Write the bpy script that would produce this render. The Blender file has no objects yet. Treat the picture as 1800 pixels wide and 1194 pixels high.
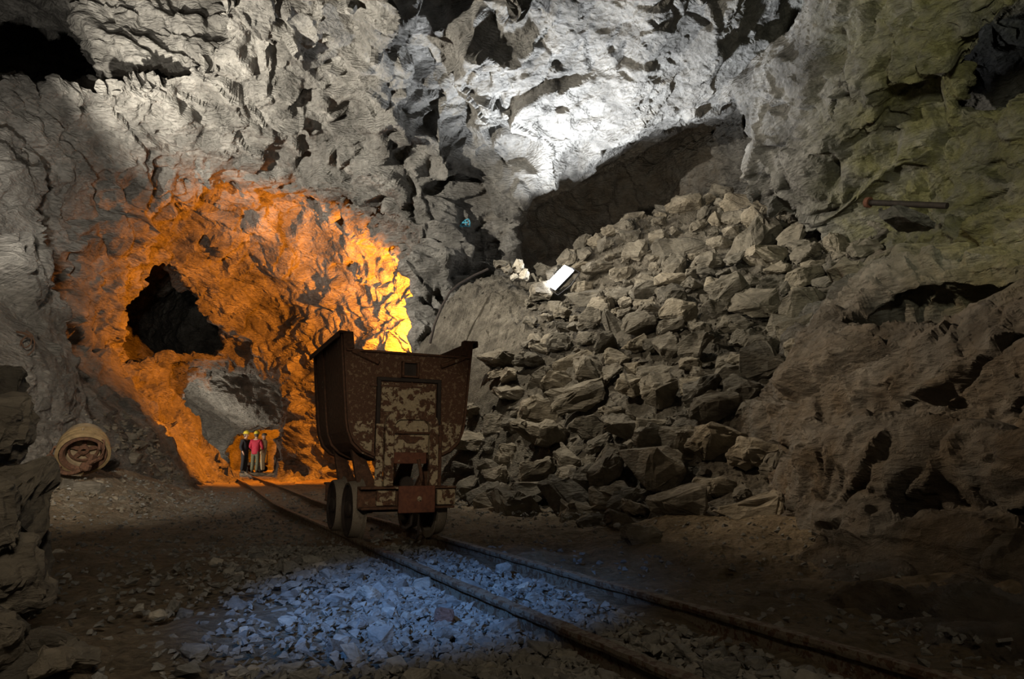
import bpy, bmesh, math, random
import numpy as np
from mathutils import Vector, Matrix

random.seed(7)
RNG = np.random.default_rng(11)
S = bpy.context.scene
COL = S.collection

# ------------------------------------------------------------------ camera
F_PX, EYE = 1200.0, 0.54
PITCH = math.atan((816 - 597) / F_PX)
cp, sp = math.cos(PITCH), math.sin(PITCH)
cam_d = bpy.data.cameras.new('camera')
cam_d.sensor_width = 36.0
cam_d.lens = 36.0 * F_PX / 1800.0
cam_d.clip_end = 200
cam = bpy.data.objects.new('camera', cam_d)
COL.objects.link(cam)
cam.location = (0, 0, EYE)
cam.rotation_euler = (math.radians(90) + PITCH, 0, 0)
S.camera = cam


def at(px, py, Y):
    """photo pixel seen at world distance Y -> world point"""
    cx, cy = (px - 900) / F_PX, (597 - py) / F_PX
    d = (cx, cp - sp * cy, sp + cp * cy)
    t = Y / d[1]
    return Vector((d[0] * t, Y, EYE + d[2] * t))


def on_z(px, py, z):
    cx, cy = (px - 900) / F_PX, (597 - py) / F_PX
    d = (cx, cp - sp * cy, sp + cp * cy)
    t = (z - EYE) / d[2]
    return Vector((d[0] * t, d[1] * t, z))


# ------------------------------------------------------------------ view, world, lights
S.view_settings.view_transform = 'Standard'
S.view_settings.look = 'None'
S.view_settings.gamma = 1.0
S.view_settings.use_curve_mapping = False
S.view_settings.exposure = 0.0
w = bpy.data.worlds.new('cave_world')
S.world = w
w.use_nodes = True
w.node_tree.nodes['Background'].inputs[0].default_value = (1.0, 0.86, 0.66, 1)
w.node_tree.nodes['Background'].inputs[1].default_value = 0.005


def lamp(name, kind, loc, color, watts, target=None, size=0.1, angle=None, blend=0.4):
    d = bpy.data.lights.new(name, kind)
    d.energy = watts
    d.color = color
    if kind == 'SPOT':
        d.spot_size = math.radians(angle)
        d.spot_blend = blend
    if kind == 'AREA':
        d.size = size
    else:
        d.shadow_soft_size = size
    o = bpy.data.objects.new(name, d)
    COL.objects.link(o)
    o.location = loc
    if target is not None:
        o.rotation_euler = (Vector(target) - Vector(loc)).to_track_quat('-Z', 'Y').to_euler()
    return o


ORANGE = (1.0, 0.27, 0.012)
# the work lights of the mine, plus unseen fill spots added for dark parts
FLOOD = at(978, 470, 15.2)
lamp('floodlight_beam', 'SPOT', FLOOD + Vector((-0.12, -0.25, 0.15)), (0.86, 0.92, 1.0), 4000, FLOOD + Vector((0.08, -0.95, 1.6)), 0.10, 128, 0.8)
lamp('gallery_lamp', 'SPOT', (-7.45, 10.2, 5.4), (1.0, 0.93, 0.80), 4800, (-4.6, 12.4, 8.4), 0.05, 128, 0.35)
lamp('rim_fill', 'SPOT', (-5.0, 6.4, 3.0), (1.0, 0.93, 0.82), 1700, (-8.7, 11.6, 6.7), 0.06, 62, 0.9)  # added spot, brightens the left wall outside the gallery lamp's cone
lamp('recess_fill', 'SPOT', (-2.2, 1.5, 0.8), (1.0, 0.85, 0.68), 1300, (-6.6, 14.5, 10.8), 0.1, 26, 0.6)  # added fill, no source here; lifts the upper left recess
lamp('alcove_fill', 'SPOT', (0.6, 9.0, 3.6), (1.0, 0.86, 0.66), 1000, (3.6, 17.0, 7.9), 0.2, 56, 0.9)  # added fill so the alcove behind the pile is not black
lamp('sodium_lamp', 'SPOT', at(729, 566, 18.9), ORANGE, 7500, at(420, 590, 24.0), 0.10, 148, 0.6)
lamp('chamber_lamp', 'POINT', (-13.35, 27.5, 1.2), (1.0, 0.90, 0.74), 400, None, 0.15)
lamp('far_sodium_lamp', 'POINT', at(470, 775, 36.0), ORANGE, 560, None, 0.2)
lamp('track_torch', 'SPOT', (-1.5, 0.6, 2.3), (0.17, 0.42, 1.0), 460, on_z(735, 1030, 0), 0.06, 32, 1.0)
lamp('cart_fill', 'SPOT', (-0.2, -0.6, 1.5), (1.0, 0.82, 0.60), 230, (-0.85, 4.9, 0.80), 0.10, 17, 0.6)  # added warm spot from the camera side, only for the cart face
lamp('buttress_fill', 'SPOT', (-2.4, 6.6, 4.4), (1.0, 0.80, 0.56), 1250, (3.4, 5.5, 2.2), 0.10, 66, 0.9)  # unseen spot in mid-air, added to light the buttress from upper left
lamp('corner_fill', 'SPOT', (0.4, -0.6, 2.2), (1.0, 0.86, 0.68), 110, (-1.9, 2.3, 0.8), 0.2, 60, 0.8)  # added fill for the stacked blocks, no lamp stands here
lamp('floor_fill', 'SPOT', (0.3, -1.4, 2.8), (1.0, 0.80, 0.55), 75, (0.4, 3.4, 0.0), 0.3, 84, 0.9)  # added warm fill over the foreground floor and rails
lamp('left_bank_fill', 'SPOT', (-2.6, 2.8, 2.6), (1.0, 0.87, 0.70), 2000, (-6.8, 9.6, 2.1), 0.15, 66, 1.0)  # added fill that brightens the left bank and motor
lamp('upper_right_fill', 'SPOT', (2.4, 3.0, 4.0), (0.96, 0.94, 0.70), 620, (6.8, 8.6, 5.2), 0.2, 84, 0.8)  # unseen spot put in to brighten the upper right wall
lamp('pile_fill', 'SPOT', (-2.0, 7.6, 4.6), (1.0, 0.87, 0.66), 520, (1.7, 10.6, 2.0), 0.08, 62, 0.9)  # added fill from the left for the dark middle of the pile
lamp('vault_bounce', 'SPOT', (-1.2, 11.6, 7.3), (1.0, 0.90, 0.72), 1200, (1.8, 12.8, 3.4), 0.1, 118, 0.8)  # added spot standing in for bounce off the floodlit ceiling


# ------------------------------------------------------------------ numpy noise
def _h(ix, iy, iz, seed):
    n = (ix.astype(np.uint32) * np.uint32(73856093)) ^ (iy.astype(np.uint32) * np.uint32(19349663)) ^ (iz.astype(np.uint32) * np.uint32(83492791))
    n = n + np.uint32((seed * 2654435761) & 0xffffffff)
    n ^= n >> np.uint32(15)
    n *= np.uint32(2246822519)
    n ^= n >> np.uint32(13)
    n *= np.uint32(3266489917)
    n ^= n >> np.uint32(16)
    return n


def _r(n, k):
    n = (n + np.uint32((k * 374761393) & 0xffffffff))
    n ^= n >> np.uint32(15)
    n *= np.uint32(2246822519)
    n ^= n >> np.uint32(13)
    return (n >> np.uint32(8)).astype(np.float32) / np.float32(16777216.0)


def vnoise(p, seed=0):
    i = np.floor(p).astype(np.int64)
    f = (p - i).astype(np.float32)
    f = f * f * (3 - 2 * f)
    out = 0
    for dx in (0, 1):
        wx = f[:, 0] if dx else 1 - f[:, 0]
        for dy in (0, 1):
            wy = f[:, 1] if dy else 1 - f[:, 1]
            for dz in (0, 1):
                wz = f[:, 2] if dz else 1 - f[:, 2]
                out = out + wx * wy * wz * _r(_h(i[:, 0] + dx, i[:, 1] + dy, i[:, 2] + dz, seed), 1)
    return out * 2 - 1


def fbm(p, seed=0, octs=4):
    a, out = 1.0, 0
    for o in range(octs):
        out = out + a * vnoise(p * (2.03 ** o), seed + o)
        a *= 0.5
    return out


def facet(p, seed=0, hard=55.0):
    """broken-rock noise: every Voronoi cell is its own tilted plane"""
    i = np.floor(p).astype(np.int64)
    acc = np.zeros(len(p), np.float32)
    wts = np.full(len(p), 1e-12, np.float32)
    for dx in (-1, 0, 1):
        for dy in (-1, 0, 1):
            for dz in (-1, 0, 1):
                cx, cy, cz = i[:, 0] + dx, i[:, 1] + dy, i[:, 2] + dz
                n = _h(cx, cy, cz, seed)
                ax = (p[:, 0] - cx - _r(n, 1)).astype(np.float32)
                ay = (p[:, 1] - cy - _r(n, 2)).astype(np.float32)
                az = (p[:, 2] - cz - _r(n, 3)).astype(np.float32)
                wt = np.exp(-hard * (ax * ax + ay * ay + az * az))
                v = (_r(n, 4) * 2 - 1) * ax + (_r(n, 5) * 2 - 1) * ay + (_r(n, 6) * 2 - 1) * az + (_r(n, 7) - 0.5) * 0.8
                acc += wt * v
                wts += wt
    return acc / wts


# ------------------------------------------------------------------ thin-plate sheets through surveyed points
class Sheet:
    def __init__(self, pts, lam=0.02):
        self.p = np.array([q[:2] for q in pts], float)
        v = np.array([q[2] for q in pts], float)
        n = len(pts)
        d = np.linalg.norm(self.p[:, None] - self.p[None], axis=2)
        K = np.where(d > 0, d * d * np.log(d + 1e-9), 0) + lam * np.eye(n)
        P = np.c_[np.ones(n), self.p]
        A = np.block([[K, P], [P.T, np.zeros((3, 3))]])
        self.w = np.linalg.solve(A, np.r_[v, 0, 0, 0])

    def raw(self, a, b):
        out = self.w[-3] + self.w[-2] * a + self.w[-1] * b
        for (x, y), wt in zip(self.p, self.w):
            d2 = (a - x) ** 2 + (b - y) ** 2 + 1e-9
            out = out + wt * 0.5 * d2 * np.log(d2)
        return out

    def table(self, a0, a1, b0, b1, n=160):
        self.a = (a0, a1)
        self.b = (b0, b1)
        self.n = n
        A, B = np.meshgrid(np.linspace(a0, a1, n), np.linspace(b0, b1, n), indexing='ij')
        self.t = self.raw(A, B).astype(np.float32)
        return self

    def __call__(self, a, b):
        n = self.n
        u = np.clip((a - self.a[0]) / (self.a[1] - self.a[0]) * (n - 1), 0, n - 1.001)
        v = np.clip((b - self.b[0]) / (self.b[1] - self.b[0]) * (n - 1), 0, n - 1.001)
        i, j = u.astype(np.int32), v.astype(np.int32)
        u, v = u - i, v - j
        t = self.t
        return t[i, j] * (1 - u) * (1 - v) + t[i + 1, j] * u * (1 - v) + t[i, j + 1] * (1 - u) * v + t[i + 1, j + 1] * u * v


def poly_sdf(x, z, pts):
    """signed distance to a closed polygon, negative inside"""
    d = np.full(x.shape, 1e9, np.float32)
    s = np.ones(x.shape, np.float32)
    n = len(pts)
    for k in range(n):
        ax, az = pts[k]
        bx, bz = pts[k - 1]
        ex, ez = bx - ax, bz - az
        wx, wz = x - ax, z - az
        t = np.clip((wx * ex + wz * ez) / (ex * ex + ez * ez), 0, 1)
        d = np.minimum(d, (wx - ex * t) ** 2 + (wz - ez * t) ** 2)
        c1, c2, c3 = z >= az, z < bz, ex * wz > ez * wx
        flip = (c1 & c2 & c3) | (~c1 & ~c2 & ~c3)
        s[flip] *= -1
    return s * np.sqrt(d)


def xz(pts, Y):
    return [(at(px, py, Y).x, at(px, py, Y).z) for px, py in pts]


def smin(a, b, k):
    h = np.clip(0.5 + 0.5 * (b - a) / k, 0, 1)
    return b * (1 - h) + a * h - k * h * (1 - h)


def smax(a, b, k):
    return -smin(-a, -b, k)


# the hall: back wall and vault, y = HALL(x, z)
hall_px = [(-250, 300, 11), (0, 200, 12), (0, 420, 13), (150, 170, 13), (150, 320, 14.5), (130, 520, 15.5), (300, 130, 13.4), (300, 260, 15.2),
           (450, 30, 12.2), (450, 160, 14.2), (450, 300, 16.6), (600, 0, 12), (600, 150, 14.3), (600, 320, 17), (750, 0, 11.8), (750, 150, 14.2),
           (740, 340, 16.4), (740, 500, 16), (760, 620, 15.8), (900, 0, 11.5), (900, 150, 13.8), (890, 290, 16.0), (850, 420, 17), (840, 560, 16.6),
           (1050, 0, 11.3), (1050, 110, 12.8), (1060, 215, 14.6), (1200, 0, 11), (1200, 120, 12.8), (1230, 190, 14.2), (1320, 0, 10.6), (1370, 185, 13.6),
           (930, 360, 16.4), (1000, 340, 16.3), (1100, 290, 15.9), (1200, 260, 15.4), (1320, 260, 14.8), (1200, 340, 15.8), (1390, 300, 14.8), (1400, 240, 14.2),
           (1430, 330, 14.0), (1450, 150, 12.4), (1500, 340, 12.6), (1500, 220, 12.2), (1600, 310, 9.9), (1600, 100, 9.4), (1600, 0, 8.8), (1750, 300, 8.4),
           (1800, 150, 7.8), (1800, 0, 7.2), (2000, 300, 6.4), (2000, 50, 6.2), (2200, 200, 5), (900, -120, 9.5), (600, -120, 10), (300, -120, 10), (1200, -120, 9.2),
           (0, -120, 9.5), (1500, -120, 8.2), (1800, -120, 6.4), (400, 700, 18), (740, 800, 15.6), (1000, 600, 17), (1300, 600, 15.5), (1600, 600, 10), (1900, 600, 6.5)]
HALL = Sheet([(at(*q).x, at(*q).z, q[2]) for q in hall_px]).table(-18, 12, -1, 14, 220)
# left flank, x = LEFT(y, z)
left_px = [(0, 200, 11.5), (0, 400, 10.4), (0, 560, 9.2), (0, 680, 8.2), (60, 640, 9.4), (100, 720, 10), (95, 800, 9.2), (60, 880, 8.5), (110, 885, 9.0),
           (200, 720, 13), (130, 500, 14.5), (150, 300, 14.5), (300, 780, 15.5), (362, 838, 17.2), (250, 858, 13.2), (190, 868, 11.2), (-150, 700, 6), (-150, 400, 7.4), (-300, 620, 4.4),
           (-150, 950, 5.2), (-200, 150, 9), (-420, 500, 3.2), (-420, 1100, 3), (-600, 300, 3), (170, 560, 16.5), (260, 720, 17), (350, 800, 19), (100, 350, 17)]
LEFT = Sheet([(q[2], at(*q).z, at(*q).x) for q in left_px]).table(0, 26, -1, 12, 160)
# buttress on the near right, y = BUTT(x, z) inside an outline that runs back into the hill
butt_px = [(1530, 490, 7.0), (1440, 600, 6.6), (1370, 740, 6.2), (1345, 880, 5.7), (1400, 965, 4.7), (1600, 560, 6.3), (1650, 490, 6.6), (1500, 750, 5.7), (1600, 800, 5.1), (1700, 650, 5.2), (1800, 600, 4.6),
           (1800, 800, 4.0), (1650, 950, 3.8), (1800, 1000, 3.2), (1500, 900, 4.9), (1480, 990, 4.3), (1600, 440, 7.2), (1700, 430, 7.0), (1800, 480, 5.9), (1950, 600, 3.8), (1950, 1000, 2.7), (2100, 800, 2.6), (2100, 500, 3.6), (1800, 1150, 2.75)]
BUTT = Sheet([(at(*q).x, at(*q).z, q[2]) for q in butt_px]).table(0, 8, -1, 5, 120)
butt_out = xz([(1545, 470), (1480, 545), (1430, 610), (1372, 740), (1350, 860), (1338, 980), (1330, 1250), (2600, 1250), (2600, 380), (1900, 395), (1750, 412), (1640, 400), (1575, 425)], 6.6)
# openings
mouth = [(148, 590), (160, 520), (195, 440), (232, 372), (300, 328), (400, 312), (520, 328), (620, 345), (690, 358), (722, 410), (732, 480), (728, 560), (718, 640), (712, 700), (700, 900), (560, 920), (400, 900), (345, 830), (270, 740), (200, 670)]
room_back = [(735, 560, 20.3), (700, 580, 20.9), (640, 555, 22.7), (560, 530, 23.2), (480, 500, 23.8), (400, 450, 24.2), (340, 430, 23.4), (500, 380, 20.6), (640, 420, 20.0), (690, 500, 20.9), (700, 640, 21.1), (330, 350, 19.4), (250, 380, 19.5),
             (560, 650, 23.8), (560, 800, 24.2), (700, 720, 21.9), (700, 820, 22), (450, 620, 25), (400, 620, 25.4), (250, 640, 24), (190, 480, 21.5), (150, 560, 22), (420, 840, 26), (620, 330, 17.6), (400, 300, 17.8)]
ROOM = Sheet([(at(*q).x, at(*q).z, q[2]) for q in room_back]).table(-18, 0, -1, 12, 140)
hole = [(255, 432), (300, 468), (332, 505), (362, 572), (352, 625), (300, 622), (262, 640), (238, 657), (200, 640), (152, 592), (163, 535), (192, 492)]
arch2 = [(303, 695), (318, 668), (345, 648), (385, 638), (440, 648), (505, 682), (508, 720), (500, 765), (486, 815), (480, 900), (360, 900), (352, 815), (322, 770), (308, 735)]
arch3 = [(402, 790), (412, 772), (440, 762), (470, 752), (496, 748), (494, 772), (484, 805), (476, 860), (408, 860), (406, 820)]
upper = [(-700, 182), (-80, 162), (0, 158), (60, 150), (140, 140), (200, 122), (300, 98), (395, 62), (425, 0), (440, -300), (-700, -500)]
upper_deep = [(-600, 128), (-60, 122), (40, 116), (128, 108), (126, 66), (70, 14), (0, -8), (-600, -60)]

alcove = [(858, 440), (872, 360), (950, 318), (1050, 270), (1120, 232), (1200, 205), (1300, 190), (1385, 205), (1412, 250), (1405, 340), (1420, 420), (1400, 900), (850, 900)]
alc_back = [(870, 400, 17.0), (930, 350, 19.0), (1000, 350, 20), (1100, 300, 19.8), (1200, 260, 19), (1320, 260, 17.4), (1200, 340, 19.2), (1395, 300, 15.6), (1400, 230, 15.0), (1300, 210, 16.0), (1100, 600, 19), (1400, 600, 15.5), (860, 600, 17)]
ALC = Sheet([(at(*q).x, at(*q).z, q[2]) for q in alc_back]).table(-2, 9, -1, 14, 100)

# warped survey grid (finer near the viewer)
NU, NY, NV = 290, 230, 190
ug = np.linspace(-0.86, 0.82, NU).astype(np.float32)
yg = (np.exp(np.linspace(math.log(1.3 + 3), math.log(41 + 3), NY)) - 3).astype(np.float32)
vg = np.linspace(0, 0.74, NV).astype(np.float32)
Yb = np.broadcast_to(yg[None, :, None], (NU, NY, NV))
Xb = (ug[:, None, None] * (yg[None, :, None] + 3)) + 0 * vg[None, None, :]
Zb = (vg[None, None, :] * (yg[None, :, None] + 3)) - 0.7 + 0 * ug[:, None, None]


def sub(y0, y1, x0=-99, x1=99):
    j0, j1 = np.searchsorted(yg, [y0, y1])
    return slice(None), slice(max(j0 - 1, 0), min(j1 + 1, NY)), slice(None)


# solid > 0 in rock, < 0 in air
solid = (Yb - HALL(Xb, Zb)) * 0.8
solid = smax(solid, (LEFT(Yb, Zb) - Xb) * 0.8, 0.5)
# mouth of the lit drift and its room
s_ = sub(11.5, 30)
x, y, z = Xb[s_], Yb[s_], Zb[s_]
pm = poly_sdf(x - 0.0 * (y - 16), z, xz(mouth, 16.2))
wide = np.clip((y - 16.6) * 0.5, 0, 1.2)
d = smax(pm - wide * (z > 0.2), (y - ROOM(x, z)) * 0.8, 0.4)
solid[s_] = smin(solid[s_], smax(d + 0.2, 12.0 - y, 0.2) * 1.0, 0.3)
# side passage, second arch, second chamber, far chamber
s_ = sub(20, 36)
x, y, z = Xb[s_], Yb[s_], Zb[s_]
d = smax(poly_sdf(x + 0.25 * (y - 22.5), z - 0.16 * (y - 22.5), xz(hole, 22.5)), np.maximum(20.0 - y, y - 35), 0.2)
solid[s_] = smin(solid[s_], d, 0.25)
d = smax(poly_sdf(x + 0.12 * (y - 25.5), z, xz(arch2, 25.5)), np.maximum(23.0 - y, y - 28), 0.2)
solid[s_] = smin(solid[s_], d, 0.25)
s_ = sub(25, 40)
x, y, z = Xb[s_], Yb[s_], Zb[s_]
roof2 = 3.1 + 0.50 * (-11.0 - x) - 0.35 * (y - 27.0)
d = smax(np.maximum(np.abs(x + 12.5) - 3.9, np.abs(y - 29.6) - 2.9), z - np.clip(roof2, 2.2, 4.0), 0.4)
solid[s_] = smin(solid[s_], d, 0.2)
d = smax(poly_sdf(x + 0.33 * (y - 33), z, xz(arch3, 33)), np.maximum(31.0 - y, y - 36), 0.2)
solid[s_] = smin(solid[s_], d, 0.15)
d = np.sqrt(((x + 12.9) / 2.6) ** 2 + ((y - 36.4) / 2.6) ** 2 + ((z - 1.2) / 2.4) ** 2) - 1
solid[s_] = smin(solid[s_], d, 0.15)
# upper gallery on the left
s_ = sub(9, 24)
x, y, z = Xb[s_], Yb[s_], Zb[s_]
d = smax(poly_sdf(x, z - 0.35 * (y - 12.6), xz(upper, 12.6)) - 0.1, y - (15.0 + 0.25 * (x + 5)), 0.3)
solid[s_] = smin(solid[s_], np.maximum(d, 9.0 - y), 0.2)
d = smax(poly_sdf(x + 0.5 * (y - 14), z - 0.35 * (y - 14), xz(upper_deep, 14.0)) - 0.5, np.maximum(y - 25, 10 - y), 0.2)
solid[s_] = smin(solid[s_], d, 0.2)
# alcove behind the rock pile, its roof climbing towards the back
s_ = sub(12, 24)
x, y, z = Xb[s_], Yb[s_], Zb[s_]
d = smax(poly_sdf(x - 0.28 * (y - 14.8), z - 0.42 * (y - 14.8), xz(alcove, 14.8)), (y - ALC(x, z)) * 0.8, 0.4)
solid[s_] = smin(solid[s_], smax(d, 12.5 - y, 0.2), 0.3)
# buttress
s_ = sub(1.2, 14)
x, y, z = Xb[s_], Yb[s_], Zb[s_]
d = smax(poly_sdf(x - 0.22 * (y - 6.6), z, butt_out), (BUTT(x, z) - y) * 0.8, 0.35)
# dark hollow under the ledge
c = at(1640, 520, 6.2)
hl = np.sqrt(((x - c.x) / 0.75) ** 2 + ((y - c.y) / 0.75) ** 2 + ((z - c.z) / 0.27) ** 2) - 1
d = smax(d, -hl * 0.4, 0.12)
solid[s_] = smax(solid[s_], -d, 0.25)
c = at(1690, 345, 8.2)
hl = np.sqrt(((x - c.x) / 0.6) ** 2 + ((y - c.y) / 1.1) ** 2 + ((z - c.z) / 0.28) ** 2) - 1
solid[s_] = smin(solid[s_], hl * 0.4, 0.1)


def surface_nets(fs, X, Y, Z):
    """fs > 0 in rock; faces look into the air"""
    a = -fs
    inside = a > 0
    nx, ny, nz = a.shape
    c = np.zeros((nx - 1, ny - 1, nz - 1), np.uint8)
    for i in (0, 1):
        for j in (0, 1):
            for k in (0, 1):
                c += inside[i:nx - 1 + i, j:ny - 1 + j, k:nz - 1 + k]
    act = np.argwhere((c > 0) & (c < 8))
    idx = np.full(c.shape, -1, np.int32)
    idx[act[:, 0], act[:, 1], act[:, 2]] = np.arange(len(act))
    acc = np.zeros((len(act), 3), np.float32)
    cnt = np.zeros(len(act), np.float32)
    cor = [(i, j, k) for i in (0, 1) for j in (0, 1) for k in (0, 1)]
    for q in cor:
        for ax in range(3):
            if q[ax]:
                continue
            r = list(q)
            r[ax] = 1
            A = (act[:, 0] + q[0], act[:, 1] + q[1], act[:, 2] + q[2])
            B = (act[:, 0] + r[0], act[:, 1] + r[1], act[:, 2] + r[2])
            fa, fb = a[A], a[B]
            m = (fa > 0) != (fb > 0)
            t = np.where(m, fa / np.where(m, fa - fb, 1), 0)
            for n_, G in enumerate((X, Y, Z)):
                acc[:, n_] += np.where(m, G[A] * (1 - t) + G[B] * t, 0)
            cnt += m
    verts = acc / cnt[:, None]
    quads = []
    for ax in range(3):
        b_, c_ = (ax + 1) % 3, (ax + 2) % 3
        lo = [slice(None)] * 3
        hi = [slice(None)] * 3
        lo[ax] = slice(0, -1)
        hi[ax] = slice(1, None)
        A, B = inside[tuple(lo)], inside[tuple(hi)]
        e = np.argwhere(A != B)
        ok = (e[:, b_] > 0) & (e[:, c_] > 0) & (e[:, b_] < a.shape[b_] - 1) & (e[:, c_] < a.shape[c_] - 1)
        e = e[ok]
        fwd = B[e[:, 0], e[:, 1], e[:, 2]]

        def cell(db, dc):
            g = e.copy()
            g[:, b_] -= db
            g[:, c_] -= dc
            return idx[g[:, 0], g[:, 1], g[:, 2]]
        q = np.stack([cell(1, 1), cell(0, 1), cell(0, 0), cell(1, 0)], 1)
        q[~fwd] = q[~fwd][:, ::-1]
        quads.append(q)
    return verts, np.concatenate(quads)


def subdivide(v, q, smooth=True):
    n = len(v)
    e = np.concatenate([q[:, [0, 1]], q[:, [1, 2]], q[:, [2, 3]], q[:, [3, 0]]])
    e.sort(1)
    key = e[:, 0].astype(np.int64) * n + e[:, 1]
    uq, inv = np.unique(key, return_inverse=True)
    ea, eb = (uq // n).astype(np.int64), (uq % n).astype(np.int64)
    mid = (v[ea] + v[eb]) * 0.5
    fc = v[q].mean(1)
    m = len(q)
    E = [n + inv[k * m:(k + 1) * m] for k in range(4)]
    C = n + len(uq) + np.arange(m)
    q2 = np.concatenate([np.stack(t, 1) for t in ((q[:, 0], E[0], C, E[3]), (E[0], q[:, 1], E[1], C), (C, E[1], q[:, 2], E[2]), (E[3], C, E[2], q[:, 3]))])
    return np.concatenate([v, mid, fc]), q2


def vnormals(v, q):
    fn = np.cross(v[q[:, 2]] - v[q[:, 0]], v[q[:, 3]] - v[q[:, 1]])
    out = np.zeros_like(v)
    for k in range(4):
        for c in range(3):
            out[:, c] += np.bincount(q[:, k], fn[:, c], len(v))
    return out / (np.linalg.norm(out, axis=1, keepdims=True) + 1e-9)


def laplace(v, q, it=1, f=0.5):
    for _ in range(it):
        acc = np.zeros_like(v)
        cnt = np.zeros(len(v))
        for k in range(4):
            a_, b_ = q[:, k], q[:, (k + 1) % 4]
            for c in range(3):
                acc[:, c] += np.bincount(a_, v[b_, c], len(v)) + np.bincount(b_, v[a_, c], len(v))
            cnt += np.bincount(a_, minlength=len(v)) + np.bincount(b_, minlength=len(v))
        v = v * (1 - f) + f * acc / np.maximum(cnt, 1)[:, None]
    return v


def np_mesh(name, v, q, attrs=None, smooth=False):
    me = bpy.data.meshes.new(name)
    k = q.shape[1]
    me.vertices.add(len(v))
    me.vertices.foreach_set('co', v.astype(np.float32).ravel())
    me.loops.add(len(q) * k)
    me.loops.foreach_set('vertex_index', q.astype(np.int32).ravel())
    me.polygons.add(len(q))
    me.polygons.foreach_set('loop_start', np.arange(0, len(q) * k, k, dtype=np.int32))
    me.polygons.foreach_set('use_smooth', np.full(len(q), smooth))
    for an, av in (attrs or {}).items():
        at_ = me.attributes.new(an, 'FLOAT', 'POINT')
        at_.data.foreach_set('value', av.astype(np.float32))
    me.update()
    me.validate()
    return me


def link(name, me, mat=None, parent=None, loc=None):
    o = bpy.data.objects.new(name, me)
    COL.objects.link(o)
    if mat is not None and me is not None and not me.materials:
        me.materials.append(mat)
    if parent is not None:
        o.parent = parent
    if loc is not None:
        o.location = loc
    return o


def tag(o, label=None, cat=None, group=None, kind=None):
    if label: o['label'] = label
    if cat: o['category'] = cat
    if group: o['group'] = group
    if kind: o['kind'] = kind
    return o


# ------------------------------------------------------------------ materials
class NT:
    def __init__(self, name):
        self.m = bpy.data.materials.new(name)
        self.m.use_nodes = True
        self.t = self.m.node_tree
        self.b = self.t.nodes['Principled BSDF']

    def n(self, typ, **kw):
        o = self.t.nodes.new(typ)
        for k, v in kw.items():
            if k.startswith('i_'):
                key = k[2:]
                key = int(key) if key.isdigit() else key.replace('_', ' ')
                o.inputs[key].default_value = v
            else:
                setattr(o, k, v)
        return o

    def l(self, a, b):
        self.t.links.new(a, b)

    def ramp(self, src, stops):
        r = self.n('ShaderNodeValToRGB')
        el = r.color_ramp.elements
        while len(el) < len(stops):
            el.new(0.5)
        for e, (p, c) in zip(el, stops):
            e.position = p
            e.color = (*c, 1) if len(c) == 3 else c
        self.l(src, r.inputs[0])
        return r.outputs[0]

    def mix(self, fac, a, b, mode='MIX'):
        m = self.n('ShaderNodeMix', data_type='RGBA', blend_type=mode)
        if isinstance(fac, (int, float)):
            m.inputs[0].default_value = fac
        else:
            self.l(fac, m.inputs[0])
        for s_, k in ((a, 6), (b, 7)):
            if isinstance(s_, tuple):
                m.inputs[k].default_value = (*s_, 1)
            else:
                self.l(s_, m.inputs[k])
        return m.outputs[2]

    def noise(self, vec, scale, detail=6, rough=0.6, dist=0.0):
        o = self.n('ShaderNodeTexNoise')
        o.inputs['Scale'].default_value = scale
        o.inputs['Detail'].default_value = detail
        o.inputs['Roughness'].default_value = rough
        o.inputs['Distortion'].default_value = dist
        self.l(vec, o.inputs['Vector'])
        return o.outputs[0]


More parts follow.
